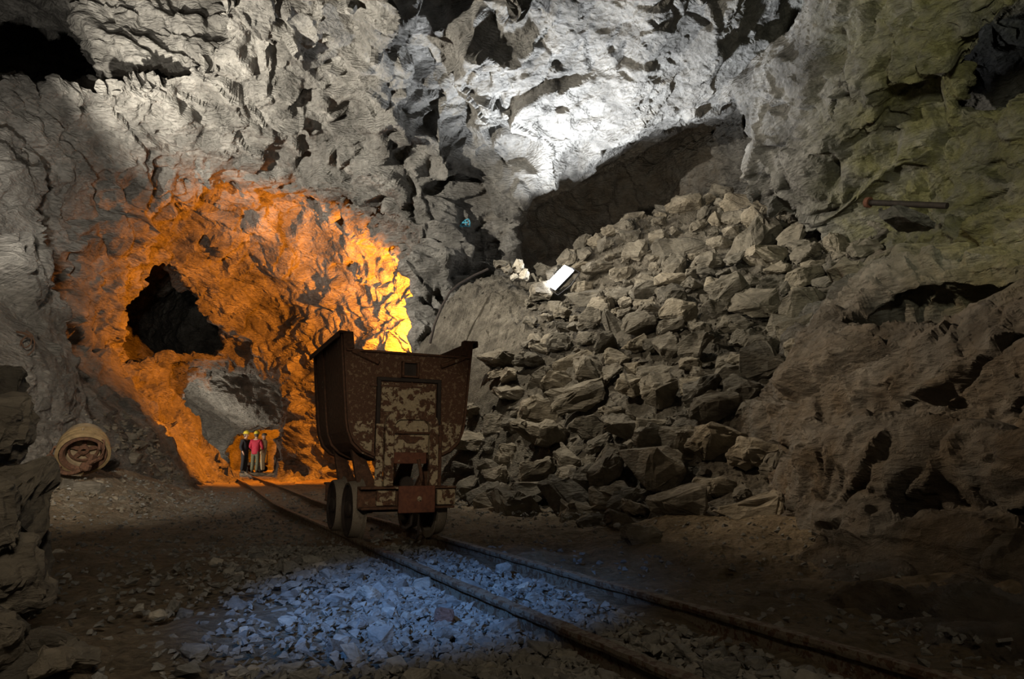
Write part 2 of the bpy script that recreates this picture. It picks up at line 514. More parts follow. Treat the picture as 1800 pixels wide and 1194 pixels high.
def rock_mat(name, dark, light, pale, ochre=None, brown=None, bump=0.5, scale=1.0, per_object=False, rough=0.9):
    k = NT(name)
    geo = k.n('ShaderNodeNewGeometry')
    if per_object:
        tc = k.n('ShaderNodeTexCoord')
        oi = k.n('ShaderNodeObjectInfo')
        add = k.n('ShaderNodeVectorMath', operation='ADD')
        mul = k.n('ShaderNodeVectorMath', operation='SCALE')
        mul.inputs['Scale'].default_value = 1.0
        cmb = k.n('ShaderNodeCombineXYZ')
        m37 = k.n('ShaderNodeMath', operation='MULTIPLY')
        m37.inputs[1].default_value = 37.0
        k.l(oi.outputs['Random'], m37.inputs[0])
        k.l(m37.outputs[0], cmb.inputs[0])
        k.l(geo.outputs['Position'], add.inputs[0])
        k.l(cmb.outputs[0], add.inputs[1])
        pos = add.outputs[0]
    else:
        pos = geo.outputs['Position']
    n1 = k.noise(pos, 1.1 * scale, 8, 0.62, 0.4)
    n2 = k.noise(pos, 7.0 * scale, 6, 0.65, 0.2)
    col = k.ramp(n1, [(0.30, dark), (0.52, light), (0.74, pale)])
    c2 = k.ramp(n2, [(0.28, (0.55, 0.55, 0.55)), (0.55, (1, 1, 1)), (0.8, (1.25, 1.22, 1.18))])
    col = k.mix(0.75, col, c2, 'MULTIPLY')
    for nm, cc in (('ochre', ochre), ('brown', brown)):
        if cc:
            a = k.n('ShaderNodeAttribute', attribute_name=nm)
            f = k.n('ShaderNodeMath', operation='MULTIPLY', use_clamp=True)
            k.l(a.outputs['Fac'], f.inputs[0])
            f2 = k.ramp(k.noise(pos, 2.3 * scale, 6, 0.6), [(0.35, (0.25,) * 3), (0.62, (1.0,) * 3)])
            k.l(f2, f.inputs[1])
            cm = k.mix(1.0, cc, c2, 'MULTIPLY')
            col = k.mix(f.outputs[0], col, cm)
    if per_object:
        v = k.ramp(oi.outputs['Random'], [(0.0, (0.62, 0.62, 0.62)), (0.5, (0.95, 0.93, 0.9)), (1.0, (1.3, 1.24, 1.14))])
        col = k.mix(1.0, col, v, 'MULTIPLY')
    k.l(col, k.b.inputs['Base Color'])
    k.b.inputs['Roughness'].default_value = rough
    k.b.inputs['Specular IOR Level'].default_value = 0.25
    # relief: strata, chips and grain
    mp = k.n('ShaderNodeMapping')
    mp.inputs['Rotation'].default_value = (0.5, 0.35, 0.2)
    mp.inputs['Scale'].default_value = (1.0, 1.0, 2.6)
    k.l(pos, mp.inputs[0])
    na = k.noise(mp.outputs[0], 5.0 * scale, 9, 0.68, 0.5)
    vo = k.n('ShaderNodeTexVoronoi', feature='F1')
    vo.inputs['Scale'].default_value = 9.0 * scale
    k.l(mp.outputs[0], vo.inputs['Vector'])
    nb = k.noise(pos, 45 * scale, 4, 0.6)
    s1 = k.n('ShaderNodeMath', operation='MULTIPLY_ADD')
    s1.inputs[1].default_value = 0.35
    k.l(vo.outputs['Distance'], s1.inputs[0])
    k.l(na, s1.inputs[2])
    s2 = k.n('ShaderNodeMath', operation='MULTIPLY_ADD')
    s2.inputs[1].default_value = 0.12
    k.l(nb, s2.inputs[0])
    k.l(s1.outputs[0], s2.inputs[2])
    b = k.n('ShaderNodeBump')
    b.inputs['Strength'].default_value = bump
    b.inputs['Distance'].default_value = 0.22 / scale
    k.l(s2.outputs[0], b.inputs['Height'])
    k.l(b.outputs[0], k.b.inputs['Normal'])
    return k.m


M_ROCK = rock_mat('cave_rock', (0.085, 0.08, 0.072), (0.225, 0.215, 0.195), (0.38, 0.365, 0.335), ochre=(0.20, 0.19, 0.085), brown=(0.155, 0.118, 0.080), bump=0.85)
M_RUBBLE = rock_mat('rubble_rock', (0.10, 0.09, 0.073), (0.215, 0.195, 0.16), (0.34, 0.315, 0.265), bump=0.6, scale=1.6, per_object=True)
M_BALLAST = rock_mat('ballast_rock', (0.20, 0.20, 0.19), (0.34, 0.34, 0.32), (0.50, 0.49, 0.46), bump=0.5, scale=5, per_object=True)
M_FLOOR = rock_mat('floor_dirt', (0.13, 0.095, 0.055), (0.24, 0.185, 0.115), (0.36, 0.30, 0.22), brown=(0.30, 0.27, 0.225), bump=0.9, scale=3.0)

TRK = [(2, 0.5), (7.6, -2.35), (10, -3.5), (14, -5.25), (19, -7.5), (26, -10.66), (33, -13.75)]   # near rail: y, x
# ------------------------------------------------------------------ the rock shell
V, Q = surface_nets(solid, Xb, Yb, Zb)
del solid
V = laplace(V, Q, 2, 0.5)
print('shell quads', len(Q))
V, Q = subdivide(V.astype(np.float64), Q)
V = laplace(V, Q, 1, 0.4)
N = vnormals(V, Q)
# bedding dips to the left; break the rock in blocks of three sizes
dip = np.array(Matrix.Rotation(math.radians(-24), 3, 'Y') @ Matrix.Rotation(math.radians(18), 3, 'X'))
B = V @ dip.T
wob = np.stack([fbm(V * 0.9 + 5, 1, 3), fbm(V * 0.9 + 15, 2, 3), fbm(V * 0.9 + 25, 3, 3)], 1) * 0.25
B = B + wob
near = np.clip((V[:, 1] - 2) / 8, 0.35, 1.0)
rough = np.ones(len(V))
rough *= np.where((V[:, 0] > 0.5) & (V[:, 1] < 8.5) & (V[:, 2] < 3.0), 0.95, 1.0)     # weathered buttress
rough *= np.where((V[:, 0] < -4.5) & (V[:, 2] < 3.0) & (V[:, 1] < 17), 0.55, 1.0)        # clay-coated left bank
rough *= 1 - 0.45 * np.clip((V[:, 0] + 0.6) * 1.2, 0, 1) * np.clip((6 - V[:, 0]) * 0.8, 0, 1) * (V[:, 1] > 9) * np.clip(V[:, 2] - 6, 0, 1)
far = np.clip((30 - V[:, 1]) / 7, 0.35, 1.0)
amp = 1.0 + 1.1 * np.exp(-((V[:, 0] + 2.5) / 3.5) ** 2) * np.clip((V[:, 2] - 4) / 2, 0, 1) * (V[:, 1] < 17)
disp = (0.36 * facet(B * np.array([0.62, 0.62, 0.95]), 21) * near * far * amp
        + 0.20 * facet(B * np.array([1.35, 1.35, 2.1]), 22) * near * far * amp
        + 0.085 * facet(B * np.array([3.0, 3.0, 4.4]), 23)
        + 0.03 * facet(B * np.array([7, 7, 9.0]), 24) * np.clip((16 - V[:, 1]) / 6, 0, 1)
        + 0.20 * fbm(V * 0.5, 31, 3) * far + 0.20 * far * ((led := B[:, 2] * 0.95 + 0.7 * fbm(V * 0.45, 33, 3)) - np.floor(led) - 0.5)) * rough
V = V + N * disp[:, None]
V = laplace(V, Q, 1, 0.3)
# trodden flat along the track inside the drift
_tx = np.interp(V[:, 1], [p_[0] for p_ in TRK], [p_[1] for p_ in TRK])
flat_ = np.clip((2.1 - np.abs(V[:, 0] - _tx - 0.3)) / 1.1, 0, 1) * np.clip(V[:, 1] - 13.5, 0, 1) * np.clip((1.9 - V[:, 2]) / 1.4, 0, 1) * np.clip(N[:, 2] * 4 - 0.4, 0, 1)
V[:, 2] = V[:, 2] * (1 - flat_) + np.minimum(V[:, 2], -0.05) * flat_
ochre = np.clip((V[:, 0] - 3.9 - 0.25 * (V[:, 1] - 7)) * 0.9, 0, 1) * np.clip((V[:, 2] - 1.6) * 1.5, 0, 1) * np.clip((13 - V[:, 1]) * 0.5, 0, 1) * 1.1
brown = np.clip(1.15 - (V[:, 2] - 0.4) * 0.42, 0, 1) * np.clip((19 - V[:, 1]) * 0.5, 0, 1)
brown = np.maximum(brown * np.where(V[:, 0] > 0, 1, 0.2), np.clip((V[:, 1] - 16.8) * 1, 0, 1) * np.clip((V[:, 0] + 1.4) * 2, 0, 1) * 0.6)
fc = V[Q].mean(1)
fnz = N[Q].mean(1)[:, 2]
cls_keep = fc[:, 2] > -0.45
Q, fc, fnz = Q[cls_keep], fc[cls_keep], fnz[cls_keep]
cls = np.full(len(Q), 0)
cls[(fnz < -0.45) & (fc[:, 2] > 3.6) & (fc[:, 1] < 18)] = 1
cls[(cls == 0) & (fc[:, 0] < -5.2) & (fc[:, 1] < 15.2)] = 2
cls[(cls == 0) & (fc[:, 0] > 1.2) & (fc[:, 1] < 12.5)] = 3
cls[(cls == 0) & (fc[:, 0] < -1.9) & (fc[:, 1] > 16.6)] = 4
cls[(fc[:, 1] > 25.8) & (cls == 4)] = 5
for k_, nm, lb in ((0, 'wall_back', 'broken pale grey rock face between the lit drift and the rock pile'), (1, 'ceiling', 'jagged grey rock vault lit white over the hall'),
                   (2, 'wall_left', 'grey rock flank sloping down to the floor by the old motor'), (3, 'wall_right', 'brown and mossy yellow rock buttress beside the rock pile'),
                   (4, 'wall_tunnel', 'orange lit rock of the drift behind the ore cart'), (5, 'wall_far', 'rock of the far chamber around the three people')):
    qq = Q[cls == k_]
    us, inv = np.unique(qq, return_inverse=True)
    me = np_mesh(nm, V[us], inv.reshape(qq.shape), {'ochre': ochre[us], 'brown': brown[us]})
    o = link(nm, me, M_ROCK)
    tag(o, lb, None, None, 'structure')
    print(nm, len(qq))

# ------------------------------------------------------------------ track line, floor and pile surfaces
def floor_base(x, y):
    return np.interp(y, [0, 9, 17, 25, 31, 40], [-0.075, -0.075, -0.02, 0.04, 0.16, 0.2])


rail_px = [(1220, 1194), (1000, 1102), (778, 1012), (619, 944), (569, 922)]
pl = [on_z(px, py, 0.0) for px, py in rail_px] + [at(528, 903, 7.6), at(480, 877, 10.0), at(450, 856, 14.0), at(427, 844, 19.0), at(408, 835, 26.0), at(400, 830, 33)]
pile_px = [(840, 878, 11.3), (930, 884, 9.9), (1030, 892, 8.6), (1130, 918, 6.6), (1300, 930, 5.9), (1240, 925, 6.1),
           (840, 700, 13), (860, 580, 14.8), (900, 640, 13.4), (950, 690, 12.2), (1050, 700, 10.9), (1050, 800, 9.6), (1150, 780, 8.6), (1250, 730, 8.6), (1300, 850, 7.0), (1350, 880, 6.4), (920, 790, 11.4), (1200, 860, 7.4),
           (950, 500, 16.3), (1040, 440, 16.5), (1100, 400, 16.6), (1200, 362, 16.6), (1330, 355, 15.6), (1450, 385, 13.6), (1530, 395, 11.7), (870, 490, 16.3), (800, 520, 16.1), (780, 640, 15.2), (780, 780, 14),
           (1000, 560, 14.8), (1100, 550, 13.2), (1200, 450, 14.6), (1300, 500, 12.1), (1350, 600, 10.2), (1400, 480, 11.7), (1480, 520, 9.8), (1400, 680, 8.4), (1450, 620, 8.6), (1250, 600, 10.6), (1150, 650, 10.6)]
pile_pts = [(at(*q).x, q[2], at(*q).z) for q in pile_px]
pile_pts += [(1.0, 18.5, 5.2), (4, 18.5, 6.0), (7, 16, 6), (-1.5, 18.5, 3.6), (6, 12, 4.6), (5.5, 9, 3.2), (4, 6, 1.2), (-2.2, 10, -0.45), (0.0, 6.5, -0.3), (-1.2, 9, -0.35), (1.5, 4.5, -0.4), (3, 4.2, -0.2), (0.6, 5.2, -0.35), (-2.6, 14, -0.3)]
PILE = Sheet(pile_pts, 0.05).table(-4, 9, 3.5, 20, 160)


def track_x(y):
    ys = np.array([p.y for p in pl])
    xs = np.array([p.x for p in pl])
    return np.interp(y, ys, xs)


def ground(x, y):
    """height of the bare floor without pebbles"""
    x, y = np.asarray(x, float), np.asarray(y, float)
    z = floor_base(x, y)
    # bank on the left and swell towards the buttress
    z = z + np.clip(np.minimum(-4.3 - x, track_x(y) - 1.3 - x), 0, 3) * 0.36 * np.clip((y - 5) / 4, 0, 1) * np.clip((19 - y) / 5, 0, 1)
    z = z + np.clip(x - track_x(y) - 1.5, 0, 4) * 0.10 * np.clip((9 - y) / 3, 0, 1)
    return z
# floor: warped grid, finer near the viewer
nu, ny = 420, 330
yy = np.exp(np.linspace(math.log(0.5 + 1.2), math.log(39 + 1.2), ny)) - 1.2
uu = np.linspace(-0.95, 0.95, nu)
FX = uu[:, None] * (yy[None] + 2.0)
FY = np.repeat(yy[None], nu, 0)
P3 = np.stack([FX.ravel(), FY.ravel(), np.zeros(FX.size)], 1)
fz = ground(P3[:, 0], P3[:, 1])
dt = P3[:, 0] - track_x(P3[:, 1])
bed = np.exp(-((dt + 0.1) / 0.9) ** 2)
relief = 0.05 * fbm(P3 * 1.3, 41, 3) + 0.022 * fbm(P3 * 6.0, 42, 3) + 0.014 * facet(P3 * 9.0, 43)
fz = fz + relief * (1 - 0.75 * bed) - 0.01 * bed
P3[:, 2] = fz
ii = np.arange(nu * ny).reshape(nu, ny)
FQ = np.stack([ii[:-1, :-1], ii[1:, :-1], ii[1:, 1:], ii[:-1, 1:]], -1).reshape(-1, 4)
grey = np.clip(1.1 - np.abs(dt + 0.5) / 1.6, 0, 1) * 0.8 + np.clip((P3[:, 1] - 5.5) / 3, 0, 1) * 0.4
me = np_mesh('floor', P3, FQ, {'brown': grey})
tag(link('floor', me, M_FLOOR), 'brown trodden dirt floor of the mine hall under the rails', None, None, 'structure')

# bed of the rock pile
nx_, ny_ = 230, 260
A, Bq = np.meshgrid(np.linspace(-2.4, 7.5, nx_), np.linspace(4.6, 18.6, ny_), indexing='ij')
R3 = np.stack([A.ravel(), Bq.ravel(), PILE(A.ravel(), Bq.ravel())], 1)
R3[:, 2] += 0.10 * facet(R3 * 2.4, 51) + 0.07 * facet(R3 * 6.0, 52) + 0.05 * fbm(R3 * 2, 53, 3)
ii = np.arange(nx_ * ny_).reshape(nx_, ny_)
RQ = np.stack([ii[:-1, :-1], ii[1:, :-1], ii[1:, 1:], ii[:-1, 1:]], -1).reshape(-1, 4)
keep = (R3[RQ][:, :, 2].max(1) > ground(R3[RQ][:, :, 0].mean(1), R3[RQ][:, :, 1].mean(1)) - 0.12)
RQ = RQ[keep]
us, inv = np.unique(RQ, return_inverse=True)
M_BED = rock_mat('rubble_earth', (0.08, 0.07, 0.055), (0.17, 0.15, 0.12), (0.27, 0.245, 0.20), bump=1.0, scale=3.0)  # earth darkened so the gaps between rocks look deeper in shade
tag(link('rubble', np_mesh('rubble', R3[us], inv.reshape(RQ.shape)), M_BED), 'fine grey brown rubble and earth that fills the rock pile', 'rubble', None, 'stuff')
# ------------------------------------------------------------------ loose rock
from mathutils.bvhtree import BVHTree


def hull_rock(seed, dims=(1, 0.75, 0.55), n=16, chip=0.045, boxy=0.75):
    r = random.Random(seed)
    bm = bmesh.new()
    for _ in range(n):
        v = Vector((r.uniform(-1, 1), r.uniform(-1, 1), r.uniform(-1, 1)))
        m = max(abs(v.x), abs(v.y), abs(v.z))
        v = (v / m) * boxy + v.normalized() * (1 - boxy)
        v *= r.uniform(0.86, 1.0)
        bm.verts.new((v.x * 0.5 * dims[0], v.y * 0.5 * dims[1], v.z * 0.5 * dims[2]))
    bmesh.ops.convex_hull(bm, input=bm.verts)
    bmesh.ops.delete(bm, geom=[v for v in bm.verts if not v.link_faces], context='VERTS')
    bmesh.ops.dissolve_limit(bm, angle_limit=math.radians(16), verts=bm.verts, edges=bm.edges)
    if chip:
        bmesh.ops.bevel(bm, geom=[e for e in bm.edges], offset=chip, segments=1, affect='EDGES', clamp_overlap=True)
        bmesh.ops.triangulate(bm, faces=bm.faces)
        for v in bm.verts:
            v.co += Vector((r.uniform(-1, 1), r.uniform(-1, 1), r.uniform(-1, 1))) * chip * 0.3
    bmesh.ops.recalc_face_normals(bm, faces=bm.faces)
    me = bpy.data.meshes.new('rock')
    bm.to_mesh(me)
    bm.free()
    return me


def weather(me, amp, freq, cuts=2, seed=0):
    """break the flat faces of a rock: finer mesh, chipped along facets"""
    bm = bmesh.new()
    bm.from_mesh(me)
    bmesh.ops.triangulate(bm, faces=bm.faces)
    bmesh.ops.subdivide_edges(bm, edges=bm.edges, cuts=cuts, use_grid_fill=True)
    bm.normal_update()
    p = np.array([v.co for v in bm.verts])
    n = np.array([v.normal for v in bm.verts])
    d = amp * (facet(p * freq + seed * 3.1, 71) + 0.5 * facet(p * freq * 2.6 + seed * 1.7, 72) + 0.35 * vnoise(p * freq * 3, 73))
    p = p + n * d[:, None]
    for v, c in zip(bm.verts, p):
        v.co = c
    bm.to_mesh(me)
    bm.free()
    return me


def mesh_arrays(me):
    me.calc_loop_triangles()
    v = np.zeros(len(me.vertices) * 3, np.float32)
    me.vertices.foreach_get('co', v)
    t = np.zeros(len(me.loop_triangles) * 3, np.int32)
    me.loop_triangles.foreach_get('vertices', t)
    return v.reshape(-1, 3), t.reshape(-1, 3)


def scatter(name, tmpl, P, SZ, mat, label, cat, squash=1.0):
    """many tiny stones joined in one piece of stuff"""
    arrs = [mesh_arrays(m) for m in tmpl]
    vs, ts, off = [], [], 0
    rot = RNG.uniform(0, 2 * math.pi, (len(P), 3))
    for k, p in enumerate(P):
        v, t = arrs[k % len(arrs)]
        R = np.array(Matrix.Rotation(rot[k, 2], 3, 'Z') @ Matrix.Rotation(rot[k, 0] * 0.12, 3, 'X'))
        vs.append((v * SZ[k]) @ R.T + p)
        ts.append(t + off)
        off += len(v)
    o = link(name, np_mesh(name, np.concatenate(vs), np.concatenate(ts)), mat)
    return tag(o, label, cat, None, 'stuff')


PROTO = [hull_rock(100 + k, (1.0, random.uniform(0.6, 0.95), random.uniform(0.38, 0.75)), random.randint(13, 20), 0.035, random.uniform(0.55, 0.9)) for k in range(22)]
for k, m_ in enumerate(PROTO):
    weather(m_, 0.075, 3.2, 2, k)
TINY = [hull_rock(300 + k, (1.0, random.uniform(0.6, 0.9), random.uniform(0.4, 0.7)), 9, 0.0, 0.6) for k in range(8)]


def rock(name, me, loc, size, rot, mat, label, cat='rock', group=None, stretch=(1, 1, 1)):
    o = bpy.data.objects.new(name, me)
    COL.objects.link(o)
    if not me.materials:
        me.materials.append(mat)
    o.location = loc
    o.rotation_euler = rot
    o.scale = (size * stretch[0], size * stretch[1], size * stretch[2])
    tag(o, label, cat, group)
    return o


def pile_normal(x, y, e=0.15):
    f = lambda a, b: float(PILE(np.array([a]), np.array([b]))[0])
    n = Vector((f(x - e, y) - f(x + e, y), f(x, y - e) - f(x, y + e), 2 * e))
    return n.normalized()


def project(p):
    d = Vector(p) - Vector((0, 0, EYE))
    zc = d.y * cp + d.z * sp
    return 900 + F_PX * d.x / zc, 597 - F_PX * (d.z * cp - d.y * sp) / zc


def on_pile(px, py):
    """where the sight line through a photo point meets the pile bed"""
    prev = None
    for Y in np.arange(4.5, 18.4, 0.04):
        p = at(px, py, Y)
        if p.z < float(PILE(np.array([p.x]), np.array([p.y]))[0]):
            return p
    return at(px, py, 15.5)


# boulders one can single out: photo position, size in photo pixels (wide, high), depth factor, roll, label
heroes = [
    (1328, 432, 158, 112, 0.8, 0.15, 'largest pale boulder high on the rock pile below the vault'),
    (1205, 442, 122, 74, 0.8, -0.12, 'dark broad boulder with a flat sloping top beside the largest pale boulder'),
    (1213, 357, 84, 28, 1.2, 0.06, 'flat pale slab lying on the crest of the rock pile'),
    (1312, 366, 100, 60, 0.7, 0.42, 'dark leaning slab on the crest above the largest pale boulder'),
    (1425, 548, 120, 92, 0.8, 0.12, 'heavy greenish block at the upper end of the buttress edge'),
    (1388, 582, 70, 66, 0.9, 0.3, 'rounded pale brown boulder below the greenish block'),
    (1303, 704, 82, 92, 0.8, 0.5, 'upright brown pointed boulder in the middle of the pile front'),
    (1222, 786, 126, 80, 0.8, -0.1, 'widest brown boulder low in the front of the rock pile'),
    (1272, 862, 108, 52, 0.8, -0.05, 'dark undercut slab at the foot of the pile beside the buttress'),
    (1126, 932, 84, 54, 0.7, 0.0, 'half buried earthy boulder lying alone before the rock pile'),
    (1105, 803, 76, 56, 0.8, -0.3, 'sloping brown boulder next to the widest boulder in the pile foot'),
    (1050, 832, 54, 66, 0.8, 0.25, 'upright brown boulder at the very foot of the pile'),
    (1152, 760, 70, 52, 0.8, 0.1, 'squared yellow brown block above the sloping brown boulder'),
    (950, 672, 42, 66, 0.7, 0.5, 'narrow slab standing on edge near the ore cart side of the pile'),
    (985, 676, 72, 48, 0.8, 0.2, 'broad brown slab leaning against the narrow standing slab'),
    (1085, 590, 112, 60, 0.5, 0.62, 'long tilted slab with layered edges in the middle of the pile'),
    (896, 806, 56, 52, 0.8, 0.1, 'rounded grey boulder low in the pile beside the ore cart'),
    (878, 748, 64, 40, 0.8, 0.1, 'grey brown boulder resting above the rounded grey boulder by the cart'),
    (1232, 880, 64, 34, 0.7, 0.1, 'small dark flat rock on the dirt in front of the undercut slab'),
    (1365, 505, 70, 50, 0.8, 0.2, 'mossy angular rock between the pale boulder and the greenish block'),
    (1480, 440, 76, 62, 0.8, 0.1, 'yellowish boulder at the top right of the pile under the iron pipe'),
    (1455, 395, 46, 44, 0.8, 0.3, 'dark grey wedge shaped rock on the crest near the iron pipe'),
    (980, 545, 46, 34, 0.8, 0.2, 'dark grey block just below the lit floodlight'),
    (1010, 640, 92, 40, 0.7, -0.35, 'long pale slab lying slantwise left of the pile middle'),
    (1160, 660, 92, 40, 0.8, -0.05, 'wide flat topped stone across the pile middle'),
    (1245, 668, 62, 56, 0.8, 0.2, 'grey stepped block above the squared yellow brown block'),
    (975, 600, 56, 38, 0.8, 0.1, 'small brown boulder with a pale top under the dark grey block'),
    (1285, 640, 70, 50, 0.8, 0.25, 'brown block in the pile behind the upright pointed boulder'),
]
placed = []
for k, (px, py, wpx, hpx, dp, roll, lb) in enumerate(heroes):
    p = on_pile(px, py)
    if lb.startswith('half buried'):
        p = on_z(px, py + 18, 0.0)
    W, H = wpx / F_PX * p.y, hpx / F_PX * p.y
    me = hull_rock(500 + k, (W, dp * (W + H) * 0.5, H), 18, 0.03 * (W + H), 0.72)
    weather(me, 0.10 * min(W, H), 2.6 / max(W, H), 3, k)
    rock('boulder', me, p + Vector((0, 0.10 * W, 0)), 1.0, (random.uniform(-0.2, 0.2), roll, random.uniform(-0.3, 0.3)), M_RUBBLE, lb, 'boulder')
    placed.append((p.x, p.y, p.z, 0.8 * max(W, H)))

# the other rocks of the pile, largest first
cand = R3[us]
area_w = np.ones(len(cand))
prj = np.array([project(p) for p in cand])
ok = (cand[:, 1] < 17.0) & (prj[:, 0] > 815) & (prj[:, 0] < 1560) & (prj[:, 1] < 950) & (prj[:, 1] > 335)
mound = (prj[:, 0] < 930) & (prj[:, 1] < 640)
mound |= (prj[:, 0] < 868) & (prj[:, 1] < 720)
cand, prj = cand[ok & ~mound], prj[ok & ~mound]
order = RNG.permutation(len(cand))
PL = np.array(placed)
low, sizes = [], [(0.86, 22), (0.68, 58), (0.52, 100), (0.38, 90)]
rocks, small_p, small_s = [], [], []
buf = np.zeros((6000, 4))
buf[:len(PL)] = PL
nb_ = len(PL)
it = iter(list(order) * 3)
for sz, cnt in sizes:
    got = tries = 0
    while got < cnt and tries < 6000:
        tries += 1
        c = cand[next(it, order[tries])]
        s1 = sz * random.uniform(0.85, 1.15) * (0.85 if c[2] > 3.2 else 1.0)
        d = np.linalg.norm(buf[:nb_, :3] - c, axis=1)
        if (d < 0.43 * (buf[:nb_, 3] + s1)).any():
            continue
        buf[nb_] = (*c, s1)
        nb_ += 1
        got += 1
        rocks.append((c, s1))
got = tries = 0
while got < 1500 and tries < 9000:
    tries += 1
    c = cand[order[(tries * 7) % len(order)]]
    s1 = random.uniform(0.10, 0.26)
    d = np.linalg.norm(buf[:nb_, :3] - c, axis=1)
    if (d < 0.40 * (buf[:nb_, 3] + s1)).any():
        continue
    buf[nb_] = (*c, s1)
    nb_ += 1
    got += 1
    small_p.append(c)
    small_s.append(s1)
for k, (c, s1) in enumerate(rocks):
    n = pile_normal(c[0], c[1])
    me = PROTO[k % len(PROTO)]
    base = n.to_track_quat('Z', 'Y').to_euler()
    q = (Matrix.Rotation(random.uniform(-0.5, 0.5), 4, 'X') @ Matrix.Rotation(random.uniform(-0.35, 0.35), 4, 'Y') @ Matrix.Rotation(random.uniform(0, 6.28), 4, 'Z'))
    tilt = Matrix.Identity(4).lerp(n.to_track_quat('Z', 'Y').to_matrix().to_4x4(), 0.35)
    e = (tilt @ q).to_euler()
    p = Vector(c) + n * (0.27 * s1)
    px_ = project(c)[0]
    side = 0 if px_ < 1000 else (1 if px_ < 1230 else 2)
    tone = ('by the ore cart', 'in the middle of the pile', 'against the brown buttress')[side]
    if c[2] < 1.3:
        lb, gr = 'angular brown rock in the lower courses ' + tone, 'lower pile rocks ' + tone
    elif c[2] < 3.4:
        tone = ('under the earth mound', 'at the pile centre', 'beside the buttress edge')[side]
        lb, gr = 'angular grey brown rock halfway up the pile ' + tone, 'middle pile rocks ' + tone
    else:
        tone = ('next to the floodlight', 'under the dark alcove', 'below the iron pipe')[side]
        lb, gr = 'loose grey rock on the upper slope ' + tone, 'upper pile rocks ' + tone
    rock('rock', me, p, s1 * 1.08, e, M_RUBBLE, lb, 'rock', gr, (random.uniform(0.9, 1.2), random.uniform(0.9, 1.15), random.uniform(0.8, 1.15)))
scatter('rubble_chips', TINY, np.array(small_p), np.array(small_s), M_BED, 'small broken stones filling the gaps between the pile rocks', 'rubble')

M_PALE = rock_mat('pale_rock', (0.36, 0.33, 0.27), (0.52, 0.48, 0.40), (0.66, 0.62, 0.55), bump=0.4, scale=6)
# stones just left of the floodlight, coloured pale to add to its white glare
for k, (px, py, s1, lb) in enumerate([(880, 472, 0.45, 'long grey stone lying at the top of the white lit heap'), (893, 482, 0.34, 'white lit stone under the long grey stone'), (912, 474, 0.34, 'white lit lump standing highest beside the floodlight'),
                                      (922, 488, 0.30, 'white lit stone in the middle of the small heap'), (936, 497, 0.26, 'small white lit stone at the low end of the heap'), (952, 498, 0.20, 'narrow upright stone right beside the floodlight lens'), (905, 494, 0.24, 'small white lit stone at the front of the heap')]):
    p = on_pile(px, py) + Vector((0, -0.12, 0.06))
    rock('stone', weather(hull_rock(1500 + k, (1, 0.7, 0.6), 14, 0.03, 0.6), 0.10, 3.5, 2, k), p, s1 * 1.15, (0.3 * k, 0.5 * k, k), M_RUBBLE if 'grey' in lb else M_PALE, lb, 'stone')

# stacked blocks in the near left corner
stack = [(28, 755, 2.35, 120, 150, 'upper grey block of the stack at the left edge'), (50, 700, 2.75, 70, 110, 'weathered block behind the top of the left stack'), (42, 885, 2.25, 130, 170, 'grey wedge block in the middle of the left stack'), (30, 905, 2.05, 120, 110, 'flat brown block under the grey wedge block of the left stack'),
         (52, 1005, 2.15, 150, 115, 'dark grey block with a pointed end low in the left stack'), (98, 1000, 2.4, 60, 150, 'narrow brown pillar stone behind the dark grey block'), (30, 1085, 2.0, 130, 70, 'thin brown ledge block under the dark grey block'),
         (20, 1130, 1.9, 120, 95, 'black faced stone near the bottom of the left stack'), (40, 1190, 1.95, 150, 70, 'bottom stone of the left stack')]
for k, (px, py, Y, wpx, hpx, lb) in enumerate(stack):
    p = at(px - 52, py, Y)
    W, H = wpx / F_PX * Y * 1.15, hpx / F_PX * Y * 1.08
    me = hull_rock(700 + k, (W, 0.8 * W, H), 18, 0.012, 0.85)
    weather(me, 0.10 * min(W, H), 3.0 / max(W, H), 5, k)
    rock('block', me, p, 1.0, (random.uniform(-0.1, 0.1), random.uniform(-0.12, 0.12), random.uniform(-0.2, 0.2)), M_RUBBLE, lb, 'block')
for k, (px, py, s1, lb) in enumerate([(100, 1130, 0.17, 'brown stone leaning at the foot of the left stack'), (128, 1160, 0.15, 'second brown stone on the dirt by the left stack'), (95, 1172, 0.16, 'rounded stone at the bottom by the left stack')]):
    p = on_z(px, py, 0.0)
    rock('stone', PROTO[k + 3], p, s1, (0.2, 0.3 * k, k), M_RUBBLE, lb, 'stone')

# ------------------------------------------------------------------ ballast beside and between the rails
from_track = lambda x, y: x - track_x(y)
stones = []
lone = [(278, 1075, 30, 'single pale stone on the brown dirt between the stack and the rails'), (443, 1167, 26, 'small pale stone on the dirt at the bottom of the floor'), (103, 969, 22, 'white pebble beside the left stack of blocks'), (380, 984, 24, 'pale stone on the dirt left of the cart'), (158, 1097, 14, 'small grey pebble alone on the brown dirt'),
        (430, 1098, 22, 'flat pale stone left of the blue lit ballast'), (506, 1085, 32, 'dark speckled stone at the left end of the blue lit ballast'), (592, 1135, 44, 'dark blue grey stone at the lower edge of the blue lit ballast'), (779, 1083, 48, 'reddish brown rounded stone on the blue lit ballast'),
        (917, 1027, 30, 'white stone lying between the rails'), (885, 997, 30, 'flat bluish stone between the rails close to the far rail'), (1085, 938, 16, 'small pebble before the half buried boulder')]
M_RED = rock_mat('reddish_rock', (0.18, 0.10, 0.075), (0.30, 0.18, 0.14), (0.42, 0.33, 0.29), bump=0.5, scale=6)
